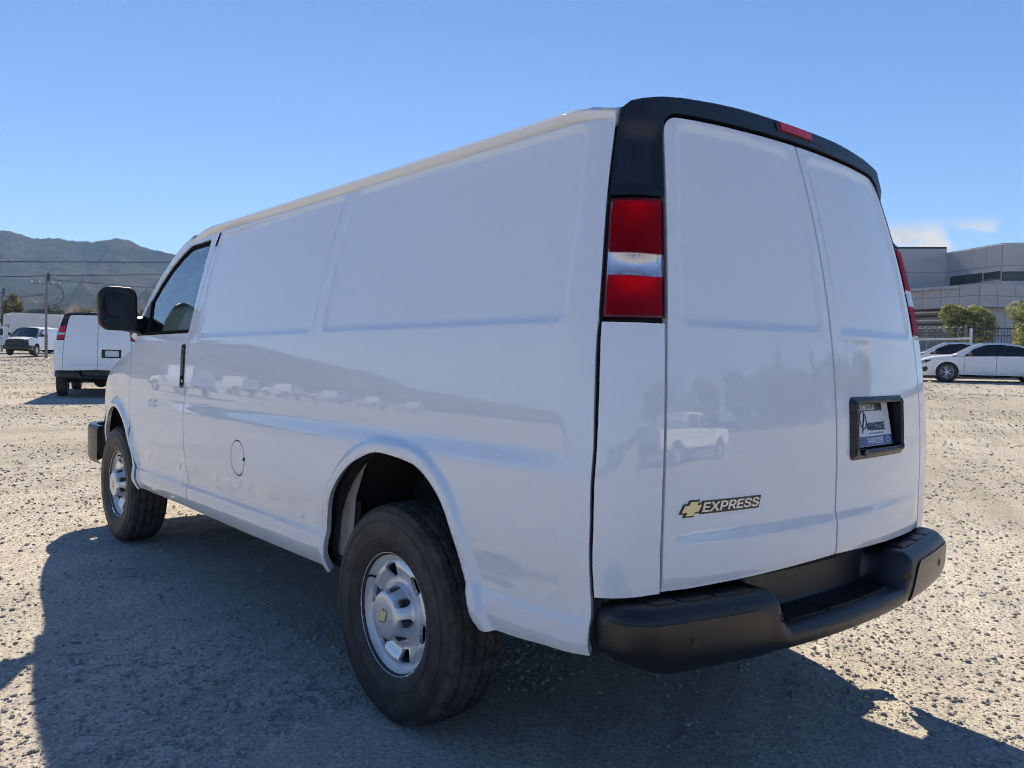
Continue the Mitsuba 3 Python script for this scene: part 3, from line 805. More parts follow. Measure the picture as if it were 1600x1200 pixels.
def roof_and_front(t, fine):
    # roof
    ys = np.concatenate([np.linspace(.275, .6, 8), np.linspace(.75, 3.4, 16), np.linspace(3.5, 3.66, 5)])
    us = np.linspace(-1, 1, 41)
    Y, U = np.meshgrid(ys, us, indexing='ij')
    crown = .066 + .055 * sstep(.27, 1.1, Y) - .05 * sstep(2.9, 3.7, Y)
    w = .792 - .02 * sstep(3.3, 3.7, Y)
    Z = 2.008 + crown * (1 - np.abs(U) ** 2.4) + .012 * sstep(.94, .86, np.abs(U)) + .004 * np.cos(U * 28) * sstep(.8, .6, np.abs(U)) * sstep(.5, .9, Y) * sstep(3.4, 3.0, Y) - RAKE * Y
    Yb = Y + .03 * 0
    t.add('roof', grid(np.stack([U * w, Y + KB * 0 + .02 * U ** 2 * (Y < .4), Z], -1), flip=True), 'white_paint', True)
    # drip rails
    for s in (-1, 1):
        ya = np.linspace(.276, 3.62, 52)
        on = side_point(ya, np.full(52, 2.0))
        y = on[:, 1]
        drop = -.10 * np.clip((y - 3.25) / .37, 0, 1) ** 2.2
        prof = np.array([(.004, -.034), (-.018, -.018), (-.022, .000), (-.012, .011), (.012, .015), (.05, .012), (.05, -.034)])
        G = np.empty((len(y), 7, 3))
        G[..., 0] = (on[:, 0] + .01 * np.clip((y - 3.25) / .37, 0, 1) + .012 * np.clip((.40 - ya) / .12, 0, 1) ** 2)[:, None] + prof[:, 0]
        G[..., 1] = y[:, None]
        G[..., 2] = (2.010 + drop * .55 - RAKE * y - .008 * np.clip((.40 - ya) / .12, 0, 1) ** 2)[:, None] + prof[:, 1]
        v, f = grid(G, wrap=True)
        n = len(y) - 1
        f = np.vstack([f, [[0, k, k + 1] for k in range(1, 6)], [[n * 7, n * 7 + k + 1, n * 7 + k] for k in range(1, 6)]])
        t.add('drip_rail', (v, f) if s < 0 else mirrored((v, f)), 'white_paint', 40)
    # windscreen pillars, windscreen, bonnet, front end
    top, foot = np.array([-.765, 3.64, 1.925]), np.array([-.885, 4.42, 1.315])
    n = 24
    u = np.linspace(0, 1, n)
    L = top + (foot - top) * u[:, None]
    cols = []
    for s in np.linspace(-1, 1, 25):
        bow = (1 - s ** 2)
        pt = L * [0, 1, 1] + np.stack([-s * L[:, 0] * -1, .22 * bow * (0.6 + .6 * u), .035 * bow * (1 - u)], -1)
        pt[:, 0] = s * -L[:, 0]
        cols.append(pt)
    t.add('windscreen', grid(np.array(cols)), 'window_glass', True)
    for s in (-1, 1):
        pl = side_point(np.array([3.58, 3.70, 3.84, 3.97, 4.08, 4.18, 4.30]), np.array([1.985, 1.948, 1.880, 1.785, 1.675, 1.55, 1.42])) + [.026, .012, .0]
        m = tube(pl, .030, 10)
        t.add('windscreen_pillar', m if s < 0 else mirrored(m), 'white_paint', True)
        m = tube(pl + [.075, .045, -.02], .055, 10)
        t.add('pillar_trim', m if s < 0 else mirrored(m), 'trim_grey', True)
    Y, U = np.meshgrid(np.linspace(4.30, 5.46, 16), np.linspace(-1, 1, 31), indexing='ij')
    Z = 1.385 - .145 * np.clip((Y - 4.3) / 1.1, 0, 1.2) ** 1.6 + .05 * (1 - U ** 2) - RAKE * Y
    W = half_width(1.2, Y) - .165 * sstep(4.2, 4.6, Y)
    t.add('bonnet', grid(np.stack([U * W, Y, Z], -1), flip=True), 'white_paint', True)
    zz, U = np.meshgrid(np.linspace(.60, 1.24, 10), np.linspace(-1, 1, 21), indexing='ij')
    t.add('front_grille', grid(np.stack([U * .70, 5.42 - .05 * U ** 2 + .03 * np.cos(zz * 60), zz - .08], -1), flip=True), 'gloss_black', True)
    # front bumper, seen end on
    path = smooth_line([(-.955, 5.06), (-.965, 5.22), (-.935, 5.40), (-.85, 5.52), (-.5, 5.60), (0, 5.63), (.5, 5.60), (.85, 5.52), (.935, 5.40), (.965, 5.22), (.955, 5.06)], 50)
    t.add('front_bumper', sweep(path, [(-.05, .72), (-.006, .725), (.012, .70), (.012, .50), (0, .46), (-.06, .44)]), 'satin_black', 40)
    # cab interior
    for s in (-1, 1):
        st_ = t.add('seat', rbox(.46 * s, 3.55, .98, .50, .52, .20, .06), 'seat_cloth', 40)
        t.add(st_ + '__backrest', rot_about(rbox(.46 * s, 3.30, 1.36, .48, .14, .66, .06), [1, 0, 0], -8, (0, 3.3, 1.0)), 'seat_cloth', 40)
        t.add(st_ + '__headrest', rbox(.46 * s, 3.25, 1.77, .26, .10, .18, .045), 'seat_cloth', 40)
    aa = np.linspace(0, 2 * np.pi, 33)[:-1]
    sw = np.stack([-.46 + .19 * np.cos(aa), 4.02 + .19 * np.sin(aa) * .45, 1.34 + .19 * np.sin(aa) * .89], -1)
    w_ = t.add('steering_wheel', tube(sw, .015, 8, closed=True), 'black_rubber', True)
    t.add(w_ + '__hub', rbox(-.46, 4.04, 1.33, .14, .06, .12, .03), 'black_rubber', 40)
    t.add('dashboard', rbox(0, 4.42, 1.10, 1.70, .50, .42, .10), 'trim_grey', 40)
    for s in (-1, 1):
        t.add('sun_visor', rot_about(rbox(.40 * s, 3.72, 1.83, .60, .03, .20, .012), [1, 0, 0], -38, (0, 3.68, 1.92)), 'trim_grey', 40)
    t.add('headliner', rbox(0, 3.35, 1.97, 1.45, .70, .03, .01), 'trim_grey')
    t.add('bulkhead', poly3([(-.90, .56), (-.92, 1.25), (-.74, 1.95), (.74, 1.95), (.92, 1.25), (.90, .56)], .03, (0, 3.03, 0)), 'inner_grey')
    t.add('cab_floor', rbox(0, 3.9, .62, 1.72, 1.7, .06, .01), 'inner_grey')
    # mirrors
    for s in (-1, 1):
        sh = []
        for (x, z, r) in [(-1.150, 1.450, .058), (-1.03, 1.432, .042), (-1.142, 1.582, .076), (-1.05, 1.600, .056)]:
            for (dy, k) in ((0, 1), (.055, .85)):
                sh.append(m3.Manifold.sphere(r * k, 20).translate((x, 4.03 + dy, z)))
        v, f = man(m3.Manifold.batch_hull(sh))
        v = np.array(v)
        v[:, 1] = np.maximum(v[:, 1], 4.012)
        fl = (lambda m: m) if s < 0 else mirrored
        mi_ = t.add('side_mirror', fl((v, f)), 'black_plastic', 40)
        t.add(mi_ + '__arm', fl(cat(tube([(-1.06, 4.04, 1.455), (-1.0, 4.08, 1.448), (-.93, 4.11, 1.445)], [.034, .032, .045], 12), tube([(-1.06, 4.05, 1.41), (-1.0, 4.09, 1.405), (-.93, 4.12, 1.40)], [.022, .022, .03], 12))), 'black_plastic', True)
        gl = round_poly([(-1.188, 1.478), (-1.028, 1.472), (-1.036, 1.632), (-1.190, 1.630)], .055)
        t.add(mi_ + '__glass', fl(rot_about(poly3(gl, .003, (0, 4.006, 0)), [0, 0, 1], 14, (-1.105, 4.012, 0))), 'mirror', False)
        gl2 = round_poly([(-1.182, 1.424), (-1.024, 1.414), (-1.026, 1.462), (-1.188, 1.470)], .02)
        t.add(mi_ + '__lower_glass', fl(rot_about(poly3(gl2, .003, (0, 4.006, 0)), [0, 0, 1], 14, (-1.105, 4.012, 0))), 'mirror', False)


def sweep(path, profile, closed=False):
    """A profile of (outward distance, z) along a plan path whose right-hand side... is the outside on its left when going from -x to +x."""
    p = np.asarray(path, float)
    tg = np.gradient(p, axis=0); tg /= np.linalg.norm(tg, axis=1, keepdims=True)
    nrm = np.stack([-tg[:, 1], tg[:, 0]], 1)
    q = np.asarray(profile, float)
    G = np.empty((len(p), len(q), 3))
    G[..., :2] = p[:, None] + nrm[:, None] * q[None, :, :1]
    G[..., 2] = q[:, 1]
    return grid(G, flip=True)


def bump_y(x):
    return -.092 + .136 * np.asarray(x, float) ** 2


def bumper(t, fine):
    """The step bumper: raised blocks at both ends, a lower step between them."""
    xs = np.linspace(-.848, .848, 181 if fine else 61)
    mid = np.stack([xs, bump_y(xs)], 1)
    endl = smooth_line([(-.910, .175), (-.923, .143), (-.928, .110), (-.921, .068), (-.899, .038), (-.848, bump_y(-.848))], 28)[:-1]
    path = np.vstack([endl, mid, endl[::-1] * [-1, 1]])
    tg = np.gradient(path, axis=0); tg /= np.linalg.norm(tg, axis=1, keepdims=True)
    nrm = np.stack([tg[:, 1], -tg[:, 0]], 1)
    block = np.array([(-.20, .640), (-.155, .6415), (-.11, .643), (-.070, .644), (-.045, .643), (-.025, .637), (-.009, .622), (-.001, .602), (0, .580), (0, .555), (-.001, .530), (-.004, .505), (-.012, .478), (-.032, .464), (-.07, .460), (-.20, .460)])
    step = np.array([(-.165, .660), (-.160, .600), (-.158, .552), (-.150, .541), (-.135, .539), (-.10, .5395), (-.07, .5385), (-.045, .537), (-.024, .533), (-.010, .525), (-.002, .510), (-.001, .498), (-.006, .480), (-.016, .470), (-.06, .460), (-.20, .458)])
    k = sstep(.345, .415, np.abs(path[:, 0]))[:, None, None]
    prof = step * (1 - k) + block * k
    ends = np.clip((path[:, 1] - .05) / .25, 0, 1)
    prof = np.broadcast_to(prof, (len(path), 16, 2)).copy()
    prof[..., 1] += (np.abs(path[:, 0]) > .6)[:, None] * 0 + .012 * (path[:, 0] / .99)[:, None] ** 2 * np.array([1.0] * 10 + [.9] * 6) + .045 * sstep(.78, .99, np.abs(path[:, 0]))[:, None] * np.array([0.] * 9 + [.1, .3, .6, 1, 1, 1, 1])
    G = np.empty((len(path), 16, 3))
    G[..., :2] = path[:, None] + nrm[:, None] * prof[..., :1]
    G[..., 2] = prof[..., 1]
    b = t.add('rear_bumper', cat(grid(G, flip=True)), 'black_plastic', 50)
    # a smooth face plate stands proud on each block
    def on_bumper(s, off):
        """s: arc-like index along the path (float), v: profile index (float)"""
        def fn(i, v):
            i, v = np.asarray(i, float), np.asarray(v, float)
            i0 = np.clip(np.floor(i).astype(int), 0, len(path) - 2); v0 = np.clip(np.floor(v).astype(int), 0, 14)
            a, c_ = (i - i0)[..., None], (v - v0)[..., None]
            P = (G[i0, v0] * (1 - a) + G[i0 + 1, v0] * a) * (1 - c_) + (G[i0, v0 + 1] * (1 - a) + G[i0 + 1, v0 + 1] * a) * c_
            n = np.cross(G[np.minimum(i0 + 1, len(path) - 1), v0] - G[i0, v0], G[i0, v0 + 1] - G[i0, v0])
            n /= np.linalg.norm(n, axis=-1, keepdims=True) + 1e-12
            return P - n * off * s
        return fn
    if not fine:
        return
    ix = lambda x: float(np.interp(x, path[:, 0], np.arange(len(path))))
    for sgn in (1, -1):
        ia, ib = (10., ix(-.425)) if sgn > 0 else (ix(.425), len(path) - 11.)
        u = np.linspace(0, 1, 60)
        ii = ia + (ib - ia) * u
        inner = u if sgn > 0 else 1 - u                       # 1 at the notch
        vtop = 6.9 + .5 * 0 + 4.0 * np.clip((inner - .86) / .14, 0, 1) ** 2.5
        vv = np.linspace(0, 1, 10)
        I, V = np.meshgrid(ii, vv, indexing='ij')
        V = vtop[:, None] + (12.3 - vtop[:, None]) * V
        F = on_bumper(1, .0055)
        Q = F(I, V)
        edge = [on_bumper(1, -.002)(I[:, :1], V[:, :1]), Q, on_bumper(1, -.002)(I[:, -1:], V[:, -1:])]
        Q = np.concatenate(edge, 1)
        Q = np.concatenate([Q[:1] * 0 + on_bumper(1, -.002)(np.c_[I[:1, :1], I[:1], I[:1, -1:]], np.c_[V[:1, :1], V[:1], V[:1, -1:]]), Q, on_bumper(1, -.002)(np.c_[I[-1:, :1], I[-1:], I[-1:, -1:]], np.c_[V[-1:, :1], V[-1:], V[-1:, -1:]])], 0)
        t.add(b + '__face_plate', grid(Q, flip=True), 'satin_black', 40)
        # rubber step pads
        for (xa, xb) in ((.46, .60), (.615, .725), (.74, .82)):
            for (d0, d1) in ((-.052, -.088), (-.096, -.150)):
                xx = np.linspace(xa, xb, 8) * -sgn
                pts = [(x, bump_y(x) - d0 + .0 * x) for x in xx] + [(x, bump_y(x) - d1) for x in xx[::-1]]
                zc = .644 + .012 * ((xa + xb) / 2) ** 2
                pg = Polygon(pts).buffer(-.006).buffer(.006)
                t.add(b + '__step_pad', poly3(pg, .006, (0, 0, zc - .0018), (1, 0, 0), (0, 1, 0)), 'black_plastic', 30)
    for (xa, xb) in ((-.30, -.11), (-.095, .095), (.11, .30)):
        for (d0, d1) in ((-.045, -.080), (-.088, -.132)):
            xx = np.linspace(xa, xb, 6)
            pg = Polygon([(x, bump_y(x) - d0) for x in xx] + [(x, bump_y(x) - d1) for x in xx[::-1]]).buffer(-.006).buffer(.006)
            t.add(b + '__step_pad', poly3(pg, .006, (0, 0, .5382 - .0035), (1, 0, 0), (0, 1, 0)), 'black_plastic', 30)
    # parking sensors
    for x, z, n in ((-.735, .560, None), (.735, .560, None), (-.392, .568, (.62, -.78)), (.392, .568, (-.62, -.78))):
        d = np.array([-2 * .105 * x * -1 * -1, -1.0]) if n is None else np.array(n)
        d = np.array([.272 * x, -1.0]) if n is None else d
        d = np.r_[d / np.linalg.norm(d), 0]
        c0 = np.array([x, bump_y(x) - (.0 if n is None else -.012), z])
        s = t.add(b + '__parking_sensor', cat(cyl(c0 - d * .01, c0 + d * .0065, .0155, 24), cyl(c0 - d * .01, c0 + d * .0085, .0105, 24)), 'gloss_black', 30)


def underside(t, fine):
    ub = 'under_black'
    t.add('floor_pan', cat(rbox(0, 2.65, .585, 1.84, 2.2, .05, .01), rbox(0, .32, .66, 1.4, .40, .05, .01), rbox(0, 1.1, .72, 1.1, .9, .05, .01)), ub)
    for s in (-1, 1):
        t.add('frame_rail', cat(rbox(.48 * s, 2.9, .50, .08, 3.4, .14, .01), rbox(.48 * s, 1.1, .62, .08, .9, .12, .01), rbox(.48 * s, .35, .56, .08, .6, .12, .01)), ub)
        # leaf spring
        y = np.linspace(.42, 1.80, 20)
        z = .46 + .0 * y + .10 * ((y - 1.11) / .69) ** 2 - .02
        t.add('leaf_spring', cat(*[tm_strip(np.stack([np.full_like(y, .58 * s), y, z - .013 * k], -1)[k * 2:len(y) - k * 2], .032, .010) for k in range(4)]), ub)
        t.add('shock_absorber', cat(cyl((.66 * s, 1.25, .36), (.56 * s, 1.42, .72), .026), cyl((.66 * s, 1.25, .36), (.62 * s, 1.32, .52), .034)), ub)
    t.add('rear_axle', cat(tube([(-.80, 1.108, .385), (-.25, 1.108, .385), (.25, 1.108, .385), (.80, 1.108, .385)], .052, 16), tube([(0, .93, .385), (0, 1.0, .385), (0, 1.108, .385), (0, 1.25, .385), (0, 1.4, .40)], [.09, .15, .17, .12, .06], 18), cyl((0, 1.3, .40), (0, 3.2, .46), .045)), ub)
    t.add('front_axle', cat(cyl((-.80, 4.538, .385), (.80, 4.538, .385), .05), rbox(0, 4.538, .42, 1.0, .30, .16, .03)), ub)
    t.add('exhaust_pipe', cat(tube(smooth_line([(.30, 3.2, .42), (.34, 2.4, .42), (.36, 1.75, .42), (.50, 1.45, .58), (.62, 1.05, .62), (.70, .74, .42), (.80, .62, .34), (.935, .50, .315)], 40), .036, 14, caps=False), rbox(.33, 2.35, .41, .26, .75, .17, .07)), 'rust_metal')
    t.add('fuel_tank', rbox(-.42, 2.55, .44, .52, 1.0, .20, .05), ub)
    t.add('spare_wheel', tube([(0, .42, .46), (0, .42, .60)], .33, 28), ub)
    # wheel housings
    for s, (yc, zc, r) in [(s, w) for s in (-1, 1) for w in ((1.08, .47, .50), (4.56, .47, .50))]:
        g = np.linspace(.05, np.pi - .36, 26)
        rows = []
        for x in (.945, .90, .62):
            rows.append(np.stack([np.full_like(g, x * s), yc + r * np.cos(g), np.minimum(zc + r * np.sin(g), .985)], -1))
        wall = np.concatenate([rows[2][None], rows[2][None] * [1, .0, .0] + np.array([0, yc, zc])], 0)
        h = t.add('wheel_housing', cat(grid(np.array(rows), flip=s > 0), grid(wall, flip=s > 0)), 'inner_grey', 40)
    if fine:
        fr = [(1.60, .50), (1.60, .80), (1.50, .93), (1.38, .985), (1.30, .95), (1.38, .86), (1.44, .74), (1.46, .50)]
        t.add('wheel_housing__inner_panel', poly3(fr, .004, (-.925, 0, 0), (0, 1, 0), (0, 0, 1)), 'primer_grey', False)
        t.add('wheel_housing__bracket', cat(rbox(-.90, 1.50, .64, .05, .05, .16, .006), cyl((-.87, 1.46, .60), (-.87, 1.40, .60), .03), cyl((-.84, 1.44, .66), (-.60, 1.40, .63), .022), rbox(-.80, 1.43, .56, .14, .06, .05, .01)), 'rust_metal', 30)
    # lower body returns
    for s in (-1, 1):
        t.add('sill', cat(rbox(.88 * s, 2.43, .54, .11, 1.25, .06, .02)), 'inner_grey')


def tm_strip(p, w, h):
    """A flat bar along the points p (in y, z): w half width in x, h thick."""
    rows = [p + [sx * w, 0, sz * h / 2] for sx, sz in ((-1, -1), (-1, 1), (1, 1), (1, -1))]
    G = np.array(rows).transpose(1, 0, 2)
    return grid(G, wrap=True)
# ---------------------------------------------------------------- the lot, its gravel and the hills
def lot_z(x, y):
    """The lot rises gently to the east and north."""
    x, y = np.asarray(x, float), np.asarray(y, float)
    ramp = lambda t, w: np.where(t > w, t - w / 2, np.where(t > 0, t * t / (2 * w), 0))
    far = np.hypot(x, y)
    return .030 * ramp(x - 5, 6.) * sstep(140, 60, far) + .0075 * ramp(y - 24, 10.) * sstep(140, 80, far) + 2.4 * sstep(60, 140, far) * sstep(0, 30, x) * 0


def bumps(x, y):
    p = np.stack([x, y, 0 * x], -1)
    a = meshkit.fbm(p * .9, 3, 11) - .5
    b = meshkit.fbm(p * 3.1 + 9, 3, 12) - .5
    ruts = np.sin((x * .82 - y * .57) * 5.3 + 3 * meshkit.noise(p * .5, 4)) * (meshkit.noise(p * .23 + 4, 8) - .35)
    return .020 * a + .006 * b + .004 * ruts


def ground_colour(p, n, uv):
    big = fbm(p.x * .35, p.y * .35, octaves=4)
    mid = fbm(p.x * 2.7 + 31, p.y * 2.7, octaves=4)
    d1, d2, r = voronoi(p.x * 46, p.y * 46)
    d3, d4, r2 = voronoi(p.x * 110, p.y * 110)
    c = mix(mi.Color3f(.385, .358, .308), mi.Color3f(.475, .446, .392), smoothstep(.28, .72, big))
    c = mix(c, mi.Color3f(.300, .284, .255), smoothstep(.5, .8, mid) * .40)
    along, across = p.x * .866 + p.y * .5, p.y * .866 - p.x * .5
    c = c * (.90 + .20 * noise(across * 15, along * .45)) * (.93 + .14 * noise(across * 4.1 + 9, along * .2))
    c = c * (.72 + .46 * r2)
    peb = smoothstep(.42, .30, d1) * (r > .55)
    c = mix(c, mi.Color3f(.43, .42, .40) * (.45 + .9 * (r - .5)), peb * .75)
    return c * .97


def ground_height(p, n, uv):
    d1, d2, r = voronoi(p.x * 46, p.y * 46)
    d3, d4, r2 = voronoi(p.x * 110 + 7, p.y * 110)
    return 1.0 * smoothstep(.5, .0, d1) * (r > .5) * r + .35 * smoothstep(.6, .0, d3) * r2 + .5 * fbm(p.x * 17, p.y * 17, octaves=3) + .8 * noise((p.y * .866 - p.x * .5) * 13, (p.x * .866 + p.y * .5) * .5)


mat('gravel_ground', {'type': 'bumpmap', 'arbitrary': proc(ground_height, eps=2e-3), 'scale': .0045, 'bsdf': {'type': 'diffuse', 'reflectance': proc(ground_colour)}})
STONES = [(.42, .39, .345), (.33, .31, .285), (.50, .46, .40), (.25, .24, .235), (.37, .33, .28)]


def stone_colour(p, n, uv):
    r = cell(p.x * 21, p.y * 21)
    g = fbm(p.x * 90, p.y * 90, p.z * 90)
    c = mix(mi.Color3f(.19, .183, .170), mi.Color3f(.37, .348, .305), r)
    return c * (.85 + .55 * g)


def cell(x, y):
    return mikit.voronoi(x, y)[2]


mat('stone', {'type': 'diffuse', 'reflectance': proc(stone_colour)})


def spaced(lo, hi, fine_lo, fine_hi, fine, growth=1.16):
    c = list(np.arange(fine_lo, fine_hi + 1e-6, fine))
    s = fine
    while c[-1] < hi:
        s *= growth; c.append(c[-1] + s)
    s = fine
    while c[0] > lo:
        s *= growth; c.insert(0, c[0] - s)
    return np.array(c)


gx = spaced(-900, 900, -4, 9, .07); gy = spaced(-900, 900, -2.5, 14, .07)
GX, GY = np.meshgrid(gx, gy, indexing='ij')
GZ = lot_z(GX, GY) + bumps(GX, GY) * sstep(70, 20, np.hypot(GX, GY))
scene['gravel_lot'] = shape(grid(np.stack([GX, GY, GZ], -1), flip=True), 'gravel_ground', True)
label('gravel_lot', kind='structure')

# loose stones: the nearer to the van, the smaller the stones that are built
ico = trimesh.creation.icosahedron()
IV, IF = np.array(ico.vertices), np.array(ico.faces)
IF = IF[np.argsort(IV[IF][:, :, 2].mean(1))[5:]]                       # the underside lies in the ground
shapes = [IV * (1 + .42 * (rng.random((12, 1)) - .5)) for _ in range(24)]


def stones(n, xy, size, flat=.62):
    k = rng.integers(0, 24, n)
    V = np.array(shapes)[k]                                             # n, 12, 3
    V = V * (np.array([1, .78, flat]) * (.8 + .4 * rng.random((n, 1, 3)))) * size[:, None, None] / 2
    a = rng.random(n) * 2 * np.pi
    c, s = np.cos(a)[:, None], np.sin(a)[:, None]
    X = V[..., 0] * c - V[..., 1] * s + xy[:, :1]
    Y = V[..., 0] * s + V[..., 1] * c + xy[:, 1:]
    z = lot_z(xy[:, 0], xy[:, 1]) + bumps(xy[:, 0], xy[:, 1])
    Z = V[..., 2] + (z + size * .10)[:, None]
    F = IF[None] + 12 * np.arange(n)[:, None, None]
    return np.stack([X, Y, Z], -1).reshape(-1, 3), F.reshape(-1, 3)


def scatter(n):
    """Stones round the van: with the distance they thin out and only larger ones are built."""
    r = (.7 ** .5 + rng.random(n * 5) * (62 ** .5 - .7 ** .5)) ** 2
    a = np.radians(rng.uniform(-180, 180, n * 5))
    x, y = -1.0 + r * np.sin(a), .6 + r * np.cos(a)
    b = np.degrees(np.arctan2(x - CAM[0], y - CAM[1]))
    clump = meshkit.fbm(np.c_[x * .7, y * .7, 0 * x], 3, 21)
    keep = ((r < 4.0) | ((b > -4) & (b < 78))) & (rng.random(n * 5) < np.clip((clump - .47) * 5 + .5, .12, 1))
    x, y, r = x[keep][:n], y[keep][:n], r[keep][:n]
    u = rng.random(len(x))
    lo, hi = .0055 + .0011 * r, .026 + .0019 * r
    return np.c_[x, y], lo + (hi - lo) * u ** 4.2


xy, size = scatter(76000)
ok = np.ones(len(xy), bool)
for sx in (-.8625, .8625):
    for sy in (1.108, 4.538):
        ok &= ~((np.abs(xy[:, 0] - sx) < .13) & (np.abs(xy[:, 1] - sy) < .12))
ok &= np.hypot(xy[:, 0] - CAM[0], xy[:, 1] - CAM[1]) > .5
xy, size = xy[ok], size[ok]
scene['loose_gravel'] = mikit.ply(stones(len(xy), xy, size), 'stone', smooth=False)
label('loose_gravel', 'loose grey and tan stones scattered over the gravel lot', 'gravel', kind='stuff')

# the hills: one sheet in bearing and distance
HB = PchipInterpolator([-180, -120, -75, -60, -45, -35, -27, -19, -8, 3, 8.2, 9.9, 11.0, 14.0, 16.5, 18.5, 24, 34, 48, 60, 120, 180],
                       [1.2, 2.0, .8, .8, .9, 1.6, 2.8, 6.0, 7.3, 7.4, 7.05, 6.5, 6.62, 6.75, 6.55, 6.1, 5.2, 3.2, 1.6, .9, 1.6, 1.2])


def hill_z(bear, dist):
    ridge = 1500 + 160 * np.sin(np.radians(bear * 9))
    p = np.stack([bear * .16, dist * .0011, 0 * bear], -1)
    top = np.tan(np.radians(HB((bear + 180) % 360 - 180))) * ridge
    u = np.clip((dist - 330) / (ridge - 330), 0, 2)
    rise = np.where(u < 1, u ** 1.55, np.maximum(1 - (u - 1) * .9, 0))
    gul = meshkit.fbm(np.stack([bear * .42 + .0006 * dist, dist * .0022, 0 * bear], -1), 4, 31)
    spur = 1 - np.abs(2 * meshkit.noise(np.stack([bear * .55 + .0012 * (1500 - dist), dist * .0013 + 5, 0 * bear], -1), 33) - 1)
    k = np.clip(u * 1.6, 0, 1) * np.clip((1.08 - u) * 3.2, .04, 1)
    fine = meshkit.fbm(np.stack([bear * 5, dist * .03, 0 * bear], -1), 3, 35) - .5
    return top * (rise - k * (.26 * (1 - spur) + .16 * (gul - .3)) * (.35 + rise)) + fine * 4 * np.clip(u * 3, 0, 1) - 2.0 + 2.5 * np.clip(u * 12, 0, 1)


def hill_colour(p, n, uv):
    a = fbm(p.x * .011, p.y * .011, p.z * .02, octaves=4)
    b = fbm(p.x * .09, p.y * .09, p.z * .09, octaves=4)
    c = mix(mi.Color3f(.030, .028, .022), mi.Color3f(.064, .053, .040), smoothstep(.35, .7, a))
    c = mix(c, mi.Color3f(.030, .036, .022), smoothstep(.45, .62, b) * .8)
    low = smoothstep(60, 20, p.z)
    return mix(c, mi.Color3f(.17, .14, .095), low * smoothstep(.45, .65, a) * .5)


mat('hill_scrub', {'type': 'diffuse', 'reflectance': proc(hill_colour)})
hb = np.concatenate([np.arange(-180, -46, 2.0), np.arange(-46, 2, .5), np.arange(2, 24, .11), np.arange(24, 50, .6), np.arange(50, 180.1, 2.0)])
hd = np.concatenate([np.linspace(330, 900, 60), np.linspace(905, 1750, 130), np.linspace(1770, 2500, 14)])
B, D = np.meshgrid(hb, hd, indexing='ij')
HZ = hill_z(B, D)
r_ = np.radians(B)
scene['hills'] = shape(grid(np.stack([D * np.sin(r_), D * np.cos(r_), HZ], -1)), 'hill_scrub', True)
label('hills', kind='structure')
# dry plain out to the foot of the hills and beyond
pl = np.array([[s * 2650., t * 2650., -.6] for s, t in ((-1, -1), (1, -1), (1, 1), (-1, 1))])
scene['plain'] = mikit.ply((pl, np.array([[0, 1, 2], [0, 2, 3]])), 'hill_scrub', smooth=False)
label('plain', kind='structure')
# ---------------------------------------------------------------- place the main van
van = build_van(True)
add_wheels(van, True, [(-1, 1.108), (-1, 4.538), (1, 1.108), (1, 4.538)])
van.place('cargo_van')
label('cargo_van', 'large white cargo van filling the foreground, its black bumper and rear doors nearest', 'van')
# ---------------------------------------------------------------- vans beyond and beside
lite = build_van(False)
add_wheels(lite, False, [(-1, 1.108), (-1, 4.538), (1, 1.108), (1, 4.538)])
SKIP = ('seat', 'steering', 'dashboard', 'leaf', 'shock', 'fuel_tank', 'spare', 'exhaust', 'cap_', 'sun_visor', 'headliner')
x, y, z = spot(13.5, 22.6)
lite.place('cargo_van_001', put(x, y, z, 17.6), SKIP)
label('cargo_van_001', 'white cargo van parked beyond the mirror of the foreground van, its back towards us', 'van')

# vans and trucks that stand west of the lot and show in the foreground van's paint
for k, (b, d) in enumerate([(-17.0, 60), (-20.6, 78), (-24.0, 96), (-27.2, 114), (-30.2, 130), (-33.0, 146)]):
    x, y, z = spot(b, d)
    key = free('cargo_van')
    lite.place(key, put(x, y, z, 14), SKIP + ('frame_rail', 'front_grille', 'rear_axle', 'front_axle'))
    label(key, f'white cargo van, {["nearest", "second nearest", "third nearest", "fourth nearest", "fifth nearest", "farthest"][k]} of the row mirrored in the side of the foreground van', 'van', 'vans parked in a row west of the lot')


# ---------------------------------------------------------------- a cutaway truck with a square box
def profile_solid(pts, half, chamfer=.06):
    """A side profile (y, z) drawn out to half the width on both sides, edges rounded off."""
    pg = Polygon(pts)
    lay = []
    for x, ins in ((-half, chamfer), (-half + chamfer * .35, chamfer * .35), (-half + chamfer, 0), (half - chamfer, 0), (half - chamfer * .35, chamfer * .35), (half, chamfer)):
        lay.append((x, pg.buffer(-ins, join_style=1) if ins else pg))
    parts = []
    for (x0, a), (x1, b) in zip(lay[:-1], lay[1:]):
        for g in ([a] if a.area <= b.area else [b]):
            parts.append(to_man(*poly3(g, x1 - x0 + .001, (x0, 0, 0), (0, 1, 0), (0, 0, 1))))
    return man(m3.Manifold.batch_boolean(parts, m3.OpType.Add))


CAB = [(-1.35, .55), (1.28, .50), (1.38, .62), (1.38, 1.02), (1.25, 1.16), (.45, 1.36), (-.25, 2.02), (-.55, 2.10), (-1.35, 2.10)]


